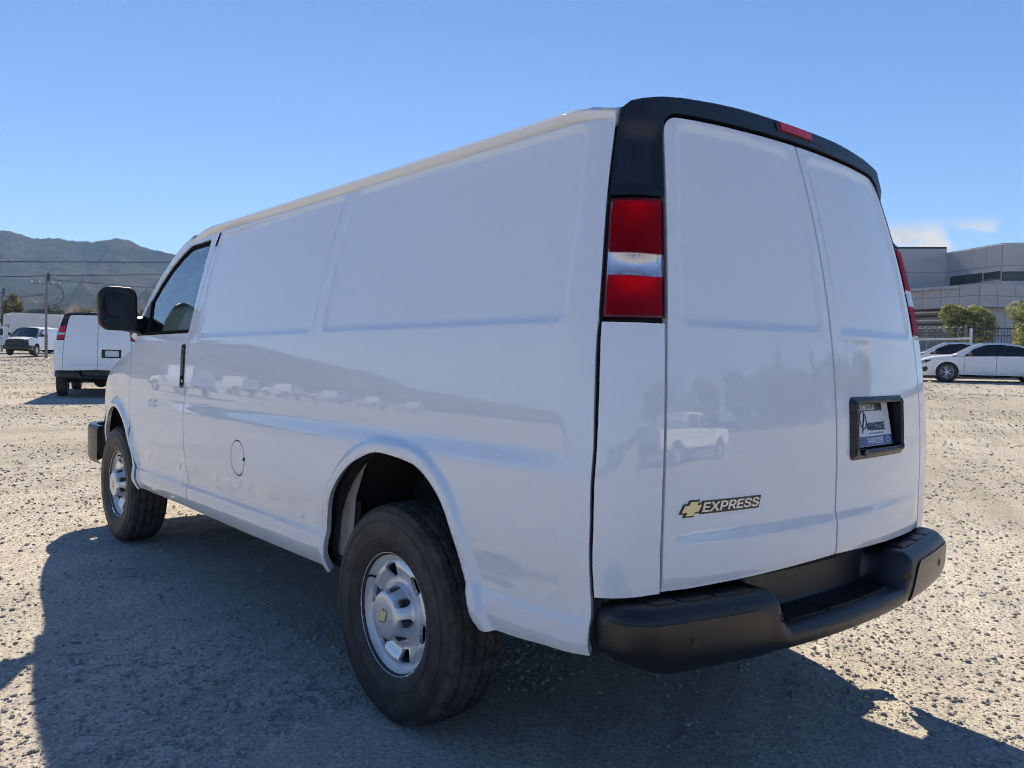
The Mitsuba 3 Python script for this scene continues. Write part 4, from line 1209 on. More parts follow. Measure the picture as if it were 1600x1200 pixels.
def build_truck(boxlen=4.6, boxh=2.35):
    t = Thing()
    cab = profile_solid(CAB, 1.0, .10)
    t.add('cab', (cab[0] * [1, 1, 1] + [0, 3.2, .05], cab[1]), 'far_white', 35)
    for s in (-1, 1):
        wn = round_poly([(-.98, 1.38), (.28, 1.38), (-.22, 1.92), (-.98, 1.95)], .05)
        t.add('cab__window', poly3(wn, .012, (1.003 * s - (.012 if s > 0 else 0), 3.2, .05), (0, 1, 0), (0, 0, 1)), 'gloss_black', False)
        t.add('cab__door_handle', rbox(1.01 * s, 2.35, 1.20, .03, .05, .16, .01), 'black_plastic')
        t.add('cab__door_seam', rbox(1.001 * s, 3.42, 1.0, .008, .012, .80, .003), 'inner_grey')
        t.add('cab__mirror', cat(rbox(1.25 * s, 3.55, 1.55, .22, .08, .36, .04), cyl((1.0 * s, 3.6, 1.45), (1.2 * s, 3.56, 1.5), .03)), 'black_plastic')
        t.add('cab__headlight', rbox(.72 * s, 4.56, .98, .36, .06, .16, .03), 'clear_lens')
        t.add('cab__turn_signal', rbox(.80 * s, 4.57, .86, .24, .05, .08, .02), 'amber_lens')
    sl = np.array([[-.86, 3.70, 1.45], [.86, 3.70, 1.45], [.76, 3.03, 2.05], [-.76, 3.03, 2.05]]) + [0, .012, .012]
    t.add('cab__windscreen', (sl, np.array([[0, 1, 2], [0, 2, 3]])), 'gloss_black', False)
    t.add('cab__grille', rbox(0, 4.58, .94, 1.0, .05, .20, .02), 'gloss_black')
    t.add('front_bumper', rbox(0, 4.66, .58, 2.0, .16, .24, .05), 'black_plastic')
    y1 = 1.72
    t.add('cargo_box', rbox(0, y1 - boxlen / 2, .98 + boxh / 2, 2.36, boxlen, boxh, .025), 'box_white')
    t.add('cargo_box__nose', rbox(0, y1 + .20, 2.75, 2.30, .55, .95, .12), 'box_white')
    for s in (-1, 1):
        for yy in (y1 - .02, y1 - boxlen + .02):
            t.add('cargo_box__corner_post', rbox(1.185 * s, yy, .98 + boxh / 2, .03, .09, boxh - .02, .01), 'alloy')
        t.add('cargo_box__bottom_rail', rbox(1.185 * s, y1 - boxlen / 2, 1.0, .03, boxlen - .2, .10, .01), 'alloy')
        t.add('cargo_box__top_rail', rbox(1.185 * s, y1 - boxlen / 2, .95 + boxh, .03, boxlen - .2, .07, .01), 'alloy')
    t.add('chassis', cat(rbox(0, .4, .74, .9, 6.4, .22, .02), rbox(.6, 0, .62, .5, 1.0, .40, .05)), 'under_black')
    w = WHEELS[False]
    for k, (s, yy) in enumerate([(-1, 3.75), (1, 3.75), (-1, -1.1), (1, -1.1)]):
        m = np.eye(4); m[:3, :3] = np.diag([1.0, 1, 1]) if s < 0 else np.diag([-1.0, -1, 1]); m[:3, 3] = .88 * s, yy, .384
        for n, d in w:
            t.add(f'wheel{"" if k == 0 else f"_{k:03d}"}__{n}', d, None, to=m)
    return t


mat('amber_lens', {'type': 'plastic', 'diffuse_reflectance': rgb(.62, .25, .03)})
mat('alloy', {'type': 'principled', 'base_color': rgb(.62, .62, .60), 'metallic': .5, 'roughness': .4})
truck = build_truck()
long_truck = build_truck(5.6, 2.5)
for b, d, h, tr, txt in [(bearing(52, 540), 82, bearing(50, 540) - 92, truck, 'white box truck standing side-on behind the utility pole, its cab at the left edge'),
                         (bearing(122, 540), 92, bearing(122, 540) - 96, long_truck, 'white box truck half hidden behind the parked cargo van')]:
    x, y, z = spot(b, d)
    key = free('box_truck')
    tr.place(key, put(x, y, z, h), ('chassis_x',))
    label(key, txt, 'truck', 'box trucks along the far edge of the lot')
x, y, z = spot(bearing(80, 540), 73)
key = free('cargo_van')
lite.place(key, put(x, y, z, 214), SKIP)
label(key, 'white van with dark windscreen facing us in front of the far box trucks', 'van')


# ---------------------------------------------------------------- saloon cars
CW = PchipInterpolator([.15, .25, .40, .62, .80, .92, 1.0, 1.2, 1.40, 1.47], [.80, .865, .905, .925, .915, .905, .885, .79, .66, .60])


def car_taper(y):
    return 1 - .16 * np.clip((np.abs(y - .05) - 1.45) / 1.0, 0, 1) ** 2.0


def car_side(off=0.0):
    def fn(y, z):
        y, z = np.asarray(y, float), np.asarray(z, float)
        x = -(CW(np.clip(z, .15, 1.47)) * car_taper(y)) - off - .012 * np.exp(-((z - .72 - .03 * y) / .03) ** 2)
        return np.stack([x, y, z], -1)
    return fn


def build_car():
    t = Thing()
    top = PchipInterpolator([-2.45, -2.40, -2.0, -1.72, -1.1, -.3, .25, .95, 1.2, 1.9, 2.25, 2.40, 2.46], [.80, .97, 1.02, 1.06, 1.335, 1.445, 1.43, 1.12, .985, .90, .80, .70, .62])
    belt = lambda y: .94 - .02 * y
    ay = np.linspace(-2.44, 2.44, 90)
    outline = Polygon([(-2.44, .30), (-2.30, .22), (2.25, .20), (2.42, .25), (2.45, .60)] + [(float(y), min(float(belt(y)), float(top(y)) - .02)) for y in ay[::-1]])
    arches = shapely.union_all([Point(yy, .335).buffer(.385, 32) for yy in (1.42, -1.43)])
    body = outline.difference(arches).buffer(0)
    p = panel(body, car_side(), .05, .05, True)
    both = lambda n, m, mt: (t.add(n, m, mt, 30), t.add(n, mirrored(m), mt, 30))
    both('body_side', p, 'car_white')
    gh = Polygon([(float(y), float(top(y)) - .015) for y in np.linspace(-1.78, 1.14, 40)] + [(1.14, .93), (-1.78, .96)]).buffer(0)
    both('greenhouse', panel(gh, car_side(.0), .05, .03, True), 'car_white')
    win = Polygon([(.86, .955), (.55, 1.20), (.18, 1.345), (-.3, 1.375), (-.9, 1.30), (-1.35, 1.13), (-1.56, 1.03), (-1.50, .985)])
    both('window', panel(win.buffer(-.008), car_side(.012), .05, .01, True), 'gloss_black')
    both('window_trim', panel(win.buffer(.014).difference(win.buffer(-.008)), car_side(.010), .04, .01, True), 'inner_grey')
    for yy in (.86, -.18, -1.12):
        both('door_seam', panel(Polygon([(yy, .36), (yy + .012, .36), (yy + .03, .93), (yy + .018, .93)]), car_side(.0025), .04, .0, True), 'inner_grey')
    for yy in (-.02, -1.0):
        both('door_handle', panel(Polygon([(yy, .815), (yy - .17, .825), (yy - .17, .85), (yy, .84)]).buffer(.004), car_side(.018), .03, .018, True), 'car_white')

    def sheet(y0, y1, n, f, mt, name, lift=0.0, shrink=1.0):
        Y, U = np.meshgrid(np.linspace(y0, y1, n), np.linspace(-1, 1, 17), indexing='ij')
        Zt = f(Y)
        W = CW(np.clip(Zt - .03, .15, 1.47)) * car_taper(Y) * shrink
        Z = Zt + lift + .035 * (1 - U ** 2) - .02 * np.abs(U) ** 6
        t.add(name, grid(np.stack([U * W, Y, Z], -1), flip=True), mt, True)
    sheet(1.10, 2.44, 22, top, 'car_white', 'bonnet')
    sheet(-1.15, .30, 18, top, 'car_roof', 'roof')
    sheet(.28, 1.13, 10, top, 'car_glass', 'windscreen', .0, .985)
    sheet(-1.75, -1.12, 8, top, 'gloss_black', 'rear_window', 0, .985)
    sheet(-2.44, -1.72, 10, top, 'car_white', 'boot_lid')
    # front
    Zs, U = np.meshgrid(np.linspace(.22, .66, 8), np.linspace(-1, 1, 17), indexing='ij')
    t.add('front_bumper', grid(np.stack([U * .775, 2.45 + .10 * (1 - U ** 2) - .10 * (Zs - .45) ** 2, Zs], -1), flip=True), 'car_white', True)
    t.add('grille', grid(np.stack([U * .60, 2.462 + .10 * (1 - U ** 2 * .6), .52 + (Zs - .22) * .30], -1), flip=True), 'gloss_black', True)
    hl = Polygon([(2.44, .62), (2.44, .70), (2.15, .77), (1.93, .79), (2.08, .69)])
    both('headlight', panel(hl, car_side(.004), .03, .02, True), 'gloss_black')
    both('headlight__lamp', panel(Polygon([(2.42, .655), (2.42, .685), (2.17, .735), (2.18, .705)]), car_side(.008), .03, .01, True), 'clear_lens')
    both('air_intake', panel(Polygon([(2.43, .33), (2.40, .43), (2.12, .54), (2.06, .46), (2.12, .34)]), car_side(.006), .03, .02, True), 'gloss_black')
    both('sill', panel(Polygon([(1.02, .205), (-1.02, .205), (-1.02, .245), (1.02, .245)]), car_side(.008), .06, .02, True), 'gloss_black')
    both('tail_light', panel(Polygon([(-2.43, .80), (-2.43, .92), (-1.95, .93), (-2.05, .86)]), car_side(.006), .03, .02, True), 'red_lens')
    for s in (-1, 1):
        m = cat(rbox(1.04 * s, .70, 1.02, .20, .13, .15, .055), cyl((.86 * s, .74, .97), (1.0 * s, .72, .99), .025))
        t.add('side_mirror', m, 'bronze', 40)
    t.add('floor_pan', rbox(0, 0, .30, 1.5, 4.2, .16, .03), 'under_black')
    for yy in (1.42, -1.43):
        t.add('wheel_well', cyl((-.80, yy, .335), (.80, yy, .335), .38, 24), 'inner_grey')
    # wheels
    tyre = revolve([(-.10, .225), (-.112, .24), (-.115, .29), (-.105, .325), (-.08, .335), (.08, .335), (.105, .325), (.115, .29), (.112, .24), (.10, .225)], 48)
    barrel = revolve([(-.105, .232), (-.108, .226), (-.09, .215), (-.03, .20), (-.03, .02)], 48)
    sp = []
    for k in range(5):
        for o in (-.14, .14):
            a = 2 * math.pi * k / 5 + o
            sp.append(tube([(-.085, .03 * math.cos(a), .03 * math.sin(a)), (-.098, .21 * math.cos(a + o * .6), .21 * math.sin(a + o * .6))], [.018, .015], 6))
    spok = cat(*sp, cyl((-.06, 0, 0), (-.095, 0, 0), .05))
    dd = [('tyre', shape(tyre, 'tyre_rubber', 40)), ('rim', shape(barrel, 'gloss_black', 40)), ('spokes', shape(spok, 'cap_silver', 40)), ('rim_flange', shape(tube([(-.107, .222 * math.cos(g), .222 * math.sin(g)) for g in np.linspace(0, 2 * np.pi, 33)[:-1]], .006, 6, closed=True), 'cap_silver', True))]
    for k, (s, yy) in enumerate([(-1, 1.42), (-1, -1.43), (1, 1.42), (1, -1.43)]):
        m = np.eye(4); m[:3, :3] = np.diag([1.0, 1, 1]) if s < 0 else np.diag([-1.0, -1, 1]); m[:3, 3] = .80 * s, yy, .335
        for n, d in dd:
            t.add(f'wheel{"" if k == 0 else f"_{k:03d}"}__{n}', d, None, to=m)
    return t


mat('car_white', {'type': 'roughplastic', 'diffuse_reflectance': rgb(.75, .77, .80), 'alpha': .04})
mat('car_roof', {'type': 'roughplastic', 'diffuse_reflectance': rgb(.05, .055, .06), 'alpha': .04})
mat('car_glass', {'type': 'plastic', 'diffuse_reflectance': rgb(.16, .20, .22)})
mat('bronze', {'type': 'principled', 'base_color': rgb(.20, .14, .11), 'metallic': .5, 'roughness': .3})
car = build_car()
x, y, z = spot(bearing(1543, 580), 36.0)
car.place('saloon_car', put(x, y, z, -27))
label('saloon_car', 'white four-door car with dark windows and bronze mirror parked nearest on the right', 'car')
x, y, z = spot(bearing(1487, 575), 40.0)
car.place('saloon_car_001', put(x, y, z, -25))
label('saloon_car_001', 'white car mostly hidden behind the nearer car, its pale windscreen and roof in view', 'car')


# ---------------------------------------------------------------- pickup truck, seen mirrored in the rear doors
def build_pickup():
    t = Thing()
    low = profile_solid([(-2.85, .62), (2.75, .55), (2.85, .75), (2.82, 1.18), (1.25, 1.26), (-2.85, 1.28)], .99, .08)
    w = m3.Manifold.batch_boolean([to_man(*cyl((-2, yy, .40), (2, yy, .40), .52, 32)) for yy in (1.85, -1.75)], m3.OpType.Add)
    bed = m3.Manifold.cube((1.60, 1.75, .5), True).translate((0, -1.90, 1.12))
    t.add('body', man(to_man(*low) - w - bed), 'far_white', 35)
    cabp = profile_solid([(-.95, 1.22), (1.30, 1.22), (.55, 1.86), (-.75, 1.90), (-.98, 1.60)], .86, .10)
    t.add('cab', cabp, 'far_white', 35)
    for s in (-1, 1):
        for pts in ([(1.05, 1.30), (.50, 1.76), (.16, 1.78), (.16, 1.30)], [(.06, 1.30), (.06, 1.78), (-.68, 1.80), (-.86, 1.56), (-.86, 1.30)]):
            t.add('cab__window', poly3(round_poly(pts, .03), .012, (.866 * s - (.012 if s > 0 else 0), 0, 0), (0, 1, 0), (0, 0, 1)), 'gloss_black', False)
        for yy in (.25, -.60):
            t.add('body__door_handle', rbox(1.0 * s, yy, 1.12, .03, .16, .04, .01), 'black_plastic')
        t.add('side_mirror', rbox(1.08 * s, 1.05, 1.38, .22, .10, .20, .04), 'black_plastic')
        t.add('headlight', rbox(.80 * s, 2.84, 1.02, .32, .06, .18, .03), 'clear_lens')
        t.add('tail_light', rbox(.90 * s, -2.84, 1.05, .14, .06, .34, .03), 'red_lens')
    t.add('front_grille', rbox(0, 2.84, .98, 1.2, .06, .34, .03), 'gloss_black')
    t.add('tailgate', rbox(0, -2.84, 1.02, 1.56, .06, .46, .02), 'far_white')
    t.add('rear_bumper', rbox(0, -2.95, .66, 1.9, .18, .20, .05), 'black_plastic')
    t.add('chassis', rbox(0, 0, .58, 1.2, 5.0, .25, .03), 'under_black')
    for k, (s, yy) in enumerate([(-1, 1.85), (1, 1.85), (-1, -1.75), (1, -1.75)]):
        m = np.eye(4); m[:3, :3] = np.diag([1.0, 1, 1]) if s < 0 else np.diag([-1.0, -1, 1]); m[:3, 3] = .87 * s, yy, .385
        for n, d in WHEELS[False]:
            t.add(f'wheel{"" if k == 0 else f"_{k:03d}"}__{n}', d, None, to=m)
    return t


build_pickup().place('pickup_truck', put(6.9, -12.6, 0, 114))
label('pickup_truck', 'white crew-cab pickup truck seen mirrored in the left rear door of the foreground van', 'truck')
for k, (b, d, h) in enumerate([(112, 52, 20), (116, 55, 30), (121, 50, 200), (126, 56, 15)]):
    x, y, z = spot(b, d)
    key = free('saloon_car')
    car.place(key, put(x, y, 0, h))
    label(key, f'white car mirrored far off in the rear doors of the van, {["first", "second", "third", "fourth"][k]} from the right', 'car', 'cars mirrored in the rear doors')
# ---------------------------------------------------------------- trees and shrubs
def leaf_colour(a, b, k=3.0):
    def f(p, n, uv):
        return mix(mi.Color3f(*a), mi.Color3f(*b), smoothstep(.3, .75, fbm(p.x * k, p.y * k, p.z * k, octaves=3)))
    return f


def leaves(name, a, b):
    scene[name] = {'type': 'principledthin', 'base_color': proc(leaf_colour(a, b)), 'roughness': .6, 'diff_trans': .7, 'spec_trans': 0.0, 'eta': 1.35}


leaves('olive_leaves', (.17, .20, .075), (.42, .42, .21))
leaves('green_leaves', (.035, .058, .020), (.085, .105, .040))
leaves('dry_leaves', (.095, .085, .045), (.19, .165, .09))
leaves('dark_leaves', (.018, .030, .014), (.045, .060, .026))
mat('bark', {'type': 'diffuse', 'reflectance': proc(lambda p, n, uv: mix(mi.Color3f(.10, .08, .06), mi.Color3f(.20, .17, .14), fbm(p.x * 9, p.y * 9, p.z * 3)))})


def crown(n, lobes, leaf, seed, hollow=.55):
    """Leaf-sized faces filling a set of lobes (centre, radii)."""
    g = np.random.default_rng(seed)
    vol = np.array([np.prod(r) for _, r in lobes]) ** .75
    k = g.choice(len(lobes), n, p=vol / vol.sum())
    d = g.normal(size=(n, 3)); d /= np.linalg.norm(d, axis=1, keepdims=True)
    rad = (hollow + (1 - hollow) * g.random(n) ** .6)
    C = np.array([c for c, _ in lobes])[k]; R = np.array([r for _, r in lobes])[k]
    wob = .78 + .44 * meshkit.fbm(d * 2.3 + k[:, None] * 3.1, 3, seed)
    P = C + d * R * (rad * wob)[:, None]
    gap = meshkit.noise(P * (1.5 / leaf ** .35), seed + 1)
    keep = gap > .26
    P, d = P[keep], d[keep]
    m = len(P)
    u = g.normal(size=(m, 3)) + d * .4; u /= np.linalg.norm(u, axis=1, keepdims=True)
    w = np.cross(u, g.normal(size=(m, 3))); w /= np.linalg.norm(w, axis=1, keepdims=True)
    s = leaf * (.6 + .8 * g.random((m, 1)))
    V = np.stack([P - u * s, P + w * s * .42, P + u * s, P - w * s * .42], 1)
    F = (np.array([[0, 1, 2], [0, 2, 3]])[None] + 4 * np.arange(m)[:, None, None])
    return V.reshape(-1, 3), F.reshape(-1, 3)


def build_tree(height, spread, leafmat, seed, leaf=.12, n=9000, trunk=.14, base=.35, conifer=False, lobes_n=11):
    g = np.random.default_rng(seed)
    t = Thing()
    th = height * base
    if conifer:
        lobes = [((g.normal() * .05, g.normal() * .05, height * (.15 + .8 * q)), (spread * (1 - q) * .55 + .12, spread * (1 - q) * .55 + .12, height * .10)) for q in np.linspace(0, 1, 10)]
    else:
        lobes = [((0, 0, height * (base + (1 - base) * .5)), (spread * .5, spread * .5, height * (1 - base) * .42))]
        for _ in range(lobes_n):
            a, q = g.random() * 2 * np.pi, g.random()
            rr = spread * .5 * (.45 + .5 * g.random())
            lobes.append(((rr * .8 * math.cos(a), rr * .8 * math.sin(a), height * (base + .08 + (1 - base) * .75 * q)), tuple(spread * (.16 + .12 * g.random()) * np.array([1, 1, .8]))))
    t.add('crown', crown(n, lobes, leaf, seed), leafmat, False)
    br = [tube([(0, 0, -.2), (g.normal() * .05, g.normal() * .05, th), (g.normal() * .12, g.normal() * .12, height * .7)], [trunk, trunk * .75, trunk * .25], 8)]
    for _ in range(0 if conifer else 6):
        a = g.random() * 2 * np.pi
        br.append(tube([(0, 0, th * .8), (spread * .18 * math.cos(a), spread * .18 * math.sin(a), th + .15 * height), (spread * .34 * math.cos(a), spread * .34 * math.sin(a), th + (.25 + .25 * g.random()) * height)], [trunk * .5, trunk * .33, trunk * .1], 6))
    t.add('trunk', cat(*br), 'bark', True)
    return t


def plant(name, bearing, dist, tree, text, catg='tree', group=None, dz=0.0):
    x, y, z = spot(bearing, dist)
    key = free(name)
    tree.place(key, put(x, y, z + dz, (bearing * 37) % 360))
    label(key, text, catg, group)


plant('round_tree', bearing(1517, 490), 55, build_tree(zat(472, 55, 1517) - 1.55, 2.75, 'olive_leaves', 5, .10, 15000, .10, .30), 'round pale green tree standing behind the fence in front of the grey building')
plant('young_tree', 72.35, 37, build_tree(3.3, 1.9, 'olive_leaves', 9, .07, 7000, .05, .12), 'slender young tree at the right edge of the picture before the fence')
for k, (b, d, h, s) in enumerate([(64.7, 41, .95, 1.7), (66.0, 41.5, .85, 1.9), (67.6, 41, .80, 1.9), (69.4, 41.5, .75, 1.8), (71.2, 41, .9, 1.8)]):
    plant('low_shrub', b, d, build_tree(h, s, 'green_leaves' if k % 2 else 'dry_leaves', 60 + k, .06, 2600, .03, .05, lobes_n=6), ['leftmost', 'second', 'third', 'fourth', 'rightmost'][k] + ' low scrubby shrub from the left along the foot of the fence behind the cars', 'shrub', 'shrubs along the fence')

# ---------------------------------------------------------------- the grey building
mat('wall_panel', {'type': 'diffuse', 'reflectance': proc(lambda p, n, uv: mi.Color3f(.37, .378, .39) * (.93 + .14 * fbm(p.x * .6, p.y * .6, p.z * 1.2)))})
mat('wall_light', {'type': 'diffuse', 'reflectance': proc(lambda p, n, uv: mi.Color3f(.45, .452, .45) * (.93 + .14 * fbm(p.x * .6, p.y * .6, p.z * 1.2)))})
mat('joint_grey', {'type': 'diffuse', 'reflectance': rgb(.27, .27, .28)})
mat('rail_grey', {'type': 'roughplastic', 'diffuse_reflectance': rgb(.22, .225, .23), 'alpha': .3})
mat('dark_metal', {'type': 'roughplastic', 'diffuse_reflectance': rgb(.045, .047, .05), 'alpha': .3})
mat('pale_metal', {'type': 'principled', 'base_color': rgb(.60, .61, .62), 'metallic': .6, 'roughness': .42})
mat('green_glass', {'type': 'plastic', 'diffuse_reflectance': rgb(.035, .055, .045)})
BLD = Thing()


def pt(bearing, dist):
    x, y, z = spot(bearing, dist)
    return np.array([x, y])


def wall_run(a, b, z0, z1, nx, nz, name, mt, thick=.30, windows=(), out=1):
    """A wall of separate panels from plan point a to b (the outside is on the camera's side), with recessed joints."""
    a, b = np.asarray(a), np.asarray(b)
    L = np.linalg.norm(b - a); e = (b - a) / L
    nrm = np.array([e[1], -e[0]])
    if nrm @ (CAM[:2] - a) < 0:
        nrm = -nrm
    holder = BLD.add(name, poly3([(0, z0), (L, z0), (L, z1), (0, z1)], thick, (*(a - nrm * 0), 0), (*e, 0), (0, 0, 1)) if np.cross(e, [0, 1])[()] is None else wall_box(a, e, nrm, L, z0, z1, thick), 'joint_grey', False)
    xs = np.linspace(0, L, nx + 1); zs = np.linspace(z0, z1, nz + 1)
    for i in range(nx):
        for j in range(nz):
            r = sbox(xs[i] + .013, zs[j] + .013, xs[i + 1] - .013, zs[j + 1] - .013)
            for w in windows:
                r = r.difference(sbox(*w))
            for g in getattr(r, 'geoms', [r]):
                if g.area < .05:
                    continue
                v, f = cat(*[tm(trimesh.creation.extrude_polygon(q, .05, engine='earcut')) for q in [g]])
                V = np.c_[a + v[:, :1] * e + v[:, 2:] * nrm, v[:, 1]]
                BLD.add(f'{holder}__panel', (V, f), mt, False)
    for w in windows:
        x0, zz0, x1, zz1 = w
        v, f = rbox((x0 + x1) / 2, 0, (zz0 + zz1) / 2, x1 - x0, .04, zz1 - zz0, .005)
        wn = BLD.add(f'{holder}__window', (np.c_[a + v[:, :1] * e + (v[:, 1:2] + .01) * nrm, v[:, 2]], f), 'green_glass', False)
        bars = []
        for q in np.linspace(x0, x1, max(2, int(round((x1 - x0) / 1.5)) + 1)):
            v, f = rbox(q, 0, (zz0 + zz1) / 2, .07, .09, zz1 - zz0, .005)
            bars.append((np.c_[a + v[:, :1] * e + (v[:, 1:2] + .02) * nrm, v[:, 2]], f))
        for q in (zz0, zz1):
            v, f = rbox((x0 + x1) / 2, 0, q, x1 - x0, .10, .07, .005)
            bars.append((np.c_[a + v[:, :1] * e + (v[:, 1:2] + .02) * nrm, v[:, 2]], f))
        BLD.add(f'{holder}__window_frame', cat(*bars), 'dark_metal', False)
    return holder


def wall_box(a, e, nrm, L, z0, z1, thick):
    v, f = rbox(L / 2, -thick / 2, (z0 + z1) / 2, L, thick, z1 - z0, .004)
    return np.c_[a + v[:, :1] * e + v[:, 1:2] * nrm, v[:, 2]], f


B0, B1, B2, B3 = bearing(1385, 400), bearing(1479, 400), bearing(1566, 400), bearing(1640, 400)
zb = 1.0
A0, A1, A2, A3 = pt(B0 - 6, 68), pt(B1, 70.5), pt(B2, 66), pt(B3 + 6, 69)
zt1, zt2 = zat(389, 70.5, 1470), zat(382, 66, 1566)
wall_run(A0, A1, zb, zt1, 3, 5, 'rear_wall', 'wall_light')
l12 = np.linalg.norm(A2 - A1)
zw0, zw1 = zat(444, 69, 1495), zat(431, 69, 1495)
wall_run(A1, A2, zb, zt2, 4, 6, 'upper_wall', 'wall_panel', windows=[(.6, zw0, 3.9, zw1), (l12 - 1.6, zat(438, 67, 1560), l12 - .06, zat(426, 67, 1560))])
wall_run(A2, A3, zb, zt2, 5, 6, 'upper_wall', 'wall_light', windows=[(.06, zat(438, 66, 1575), 5.6, zat(425, 66, 1575))])
# roof coping
for p, q, zz in ((A0, A1, zt1), (A1, A2, zt2), (A2, A3, zt2)):
    v, f = wall_box(p, (q - p) / np.linalg.norm(q - p), np.array([(q - p)[1], -(q - p)[0]]) / np.linalg.norm(q - p), np.linalg.norm(q - p), zz, zz + (.14 if zz == zt1 else .07), .34)
    BLD.add('roof_coping', (v, f), 'dark_metal' if zz == zt1 else 'alloy', False)
# the lower wing in front with its deep recess
C0, C1, C2 = pt(bearing(1390, 450), 63), pt(bearing(1531, 450), 59), pt(bearing(1640, 450), 62)
zc1, zc0 = zat(446, 60, 1500), zat(481, 60, 1500)
wall_run(C0, C1, zc0, zc1, 5, 2, 'canopy_wall', 'wall_panel', .5)
wall_run(C1, C2, zc0, zc1, 4, 2, 'canopy_wall', 'wall_light', .5)
D0, D1 = pt(bearing(1390, 480), 66), pt(bearing(1485, 480), 64)
wall_run(D0, D1, zb - 1, zc0, 2, 2, 'recess_wall', 'wall_panel', .3)
E0, E1 = pt(bearing(1535, 480), 60.0), pt(bearing(1640, 480), 62.5)
wall_run(E0, E1, zb - 1, zc0, 3, 1, 'pier', 'wall_light', .4)
for k in range(8):
    zz = zat(500, 65, 1450) + .28 * k - .9
    p, q = D0 + (D1 - D0) * .05, D1
    e = (q - p) / np.linalg.norm(q - p)
    nr = np.array([e[1], -e[0]]); nr = nr if nr @ (CAM[:2] - p) > 0 else -nr
    v, f = rbox(np.linalg.norm(q - p) / 2, .18, zz, np.linalg.norm(q - p), .10, .12, .01)
    BLD.add('louvre', (np.c_[p + v[:, :1] * e + v[:, 1:2] * nr, v[:, 2]], f), 'pale_metal' if k % 2 else 'dark_metal', False)
v = np.vstack([np.c_[np.array([A0, A1, A2, A3, A3 + (A2 - CAM[:2]) * .35, A0 + (A0 - CAM[:2]) * .35]), np.full(6, zt1 - .3)]])
BLD.add('roof', (v, np.array([[0, 1, 5], [1, 4, 5], [1, 2, 4], [2, 3, 4]])), 'joint_grey', False)
v = np.vstack([np.c_[np.array([C0, C1, C2, A3, A2, A1, A0]), np.full(7, zc1 - .25)]])
BLD.add('canopy_roof', (v, np.array([[0, 1, 6], [1, 5, 6], [1, 4, 5], [1, 2, 4], [2, 3, 4]])), 'joint_grey', False)
BLD.place('grey_building')
label('grey_building', 'large pale grey panel-clad building with strip windows behind the fence on the right', 'building')

# ---------------------------------------------------------------- picket fence, hoop rail and gate
FEN = Thing()
F0, F1 = pt(62.2, 47), pt(78, 43)
L = np.linalg.norm(F1 - F0); e = (F1 - F0) / L
npk = int(L / .125)
zg = lambda p: float(lot_z(*p))
for k in range(npk + 1):
    p = F0 + e * k * .125
    if k % 20 == 0:
        FEN.add('post', cat(cyl((*p, zg(p) - .2), (*p, zg(p) + 2.28), .045, 8), cyl((*p, zg(p) + 2.28), (*p, zg(p) + 2.36), .06, 8)), 'dark_metal')
    elif k < 300:
        FEN.add('picket', cyl((*p, zg(p) + .08), (*p, zg(p) + 2.12), .012, 6), 'dark_metal')
for hh in (.22, 1.75, 2.08):
    FEN.add('rail', tube([(*(F0 + e * q), zg(F0 + e * q) + hh) for q in np.linspace(0, L, 20)], .024, 6), 'dark_metal')
FEN.place('picket_fence')
label('picket_fence', 'dark metal picket fence with tall round posts behind the parked cars', 'fence')
HOOP = Thing()
H0, H1 = pt(62.5, 45.2), pt(68.5, 44.0)
Lh = np.linalg.norm(H1 - H0); eh = (H1 - H0) / Lh
for k in range(int(Lh / .30)):
    c = H0 + eh * (k * .30 + .2)
    z0 = zat(521, 44.6, 1480)
    aa = np.linspace(0, 2 * np.pi, 25)[:-1]
    ring = [(*(c + eh * .21 * math.cos(a)), z0 + .30 * math.sin(a)) for a in aa]
    HOOP.add('ring', tube(ring, .018, 6, closed=True), 'rail_grey', True)
for hh in (zat(533, 44.6, 1480) - zg(H0), zat(521, 44.6, 1480) - zg(H0)):
    HOOP.add('rail', tube([(*(H0 + eh * q), zg(H0 + eh * q) + hh) for q in (0, Lh)], .018, 6), 'rail_grey')
for q in (0, Lh * .33, Lh * .66, Lh):
    p = H0 + eh * q
    HOOP.add('post', cyl((*p, zg(p)), (*p, zat(508, 44.6, 1480)), .04, 10), 'rail_grey')
HOOP.place('ring_railing')
label('ring_railing', 'metal railing with a row of overlapping rings standing before the picket fence', 'railing')
GATE = Thing()
G0, G1 = pt(64.0, 43.4), pt(bearing(1517, 530), 42.6)
GATE.add('rail', tube([(*G0, zat(532, 43, 1440)), (*G1, zat(529, 42.6, 1517))], .045, 10), 'box_white')
GATE.add('post', cyl((*G1, zg(G1) - .1), (*G1, zat(513, 42.6, 1517)), .06, 12), 'pale_metal')
GATE.add('post', cyl((*G0, zg(G0) - .1), (*G0, zg(G0) + 1.2), .05, 12), 'pale_metal')
GATE.place('pipe_barrier')
label('pipe_barrier', 'straight white pipe rail ending at a tall grey post behind the rear car', 'barrier')
GATE = Thing()
G0, G1 = pt(bearing(1520, 530), 42.2), pt(bearing(1640, 530), 42.5)
ll = G1 - G0
GATE.add('frame', tube([(*G0, zg(G0) + .1), (*G0, zg(G0) + .80), (*(G0 + ll * .012), zg(G0) + .93), (*(G0 + ll * .05), zg(G0) + .96), (*G1, zg(G1) + .98)], .04, 10), 'box_white')
GATE.add('frame', tube([(*G0, zg(G0) + .45), (*G1, zg(G1) + .45)], .028, 8), 'box_white')
for q in (.30, .62, .95):
    p = G0 + ll * q
    GATE.add('upright', cyl((*p, zg(p)), (*p, zg(p) + .96), .03, 8), 'pale_metal')
GATE.place('pipe_gate')
label('pipe_gate', 'white pipe gate with a rounded corner right of the tall grey post', 'gate')
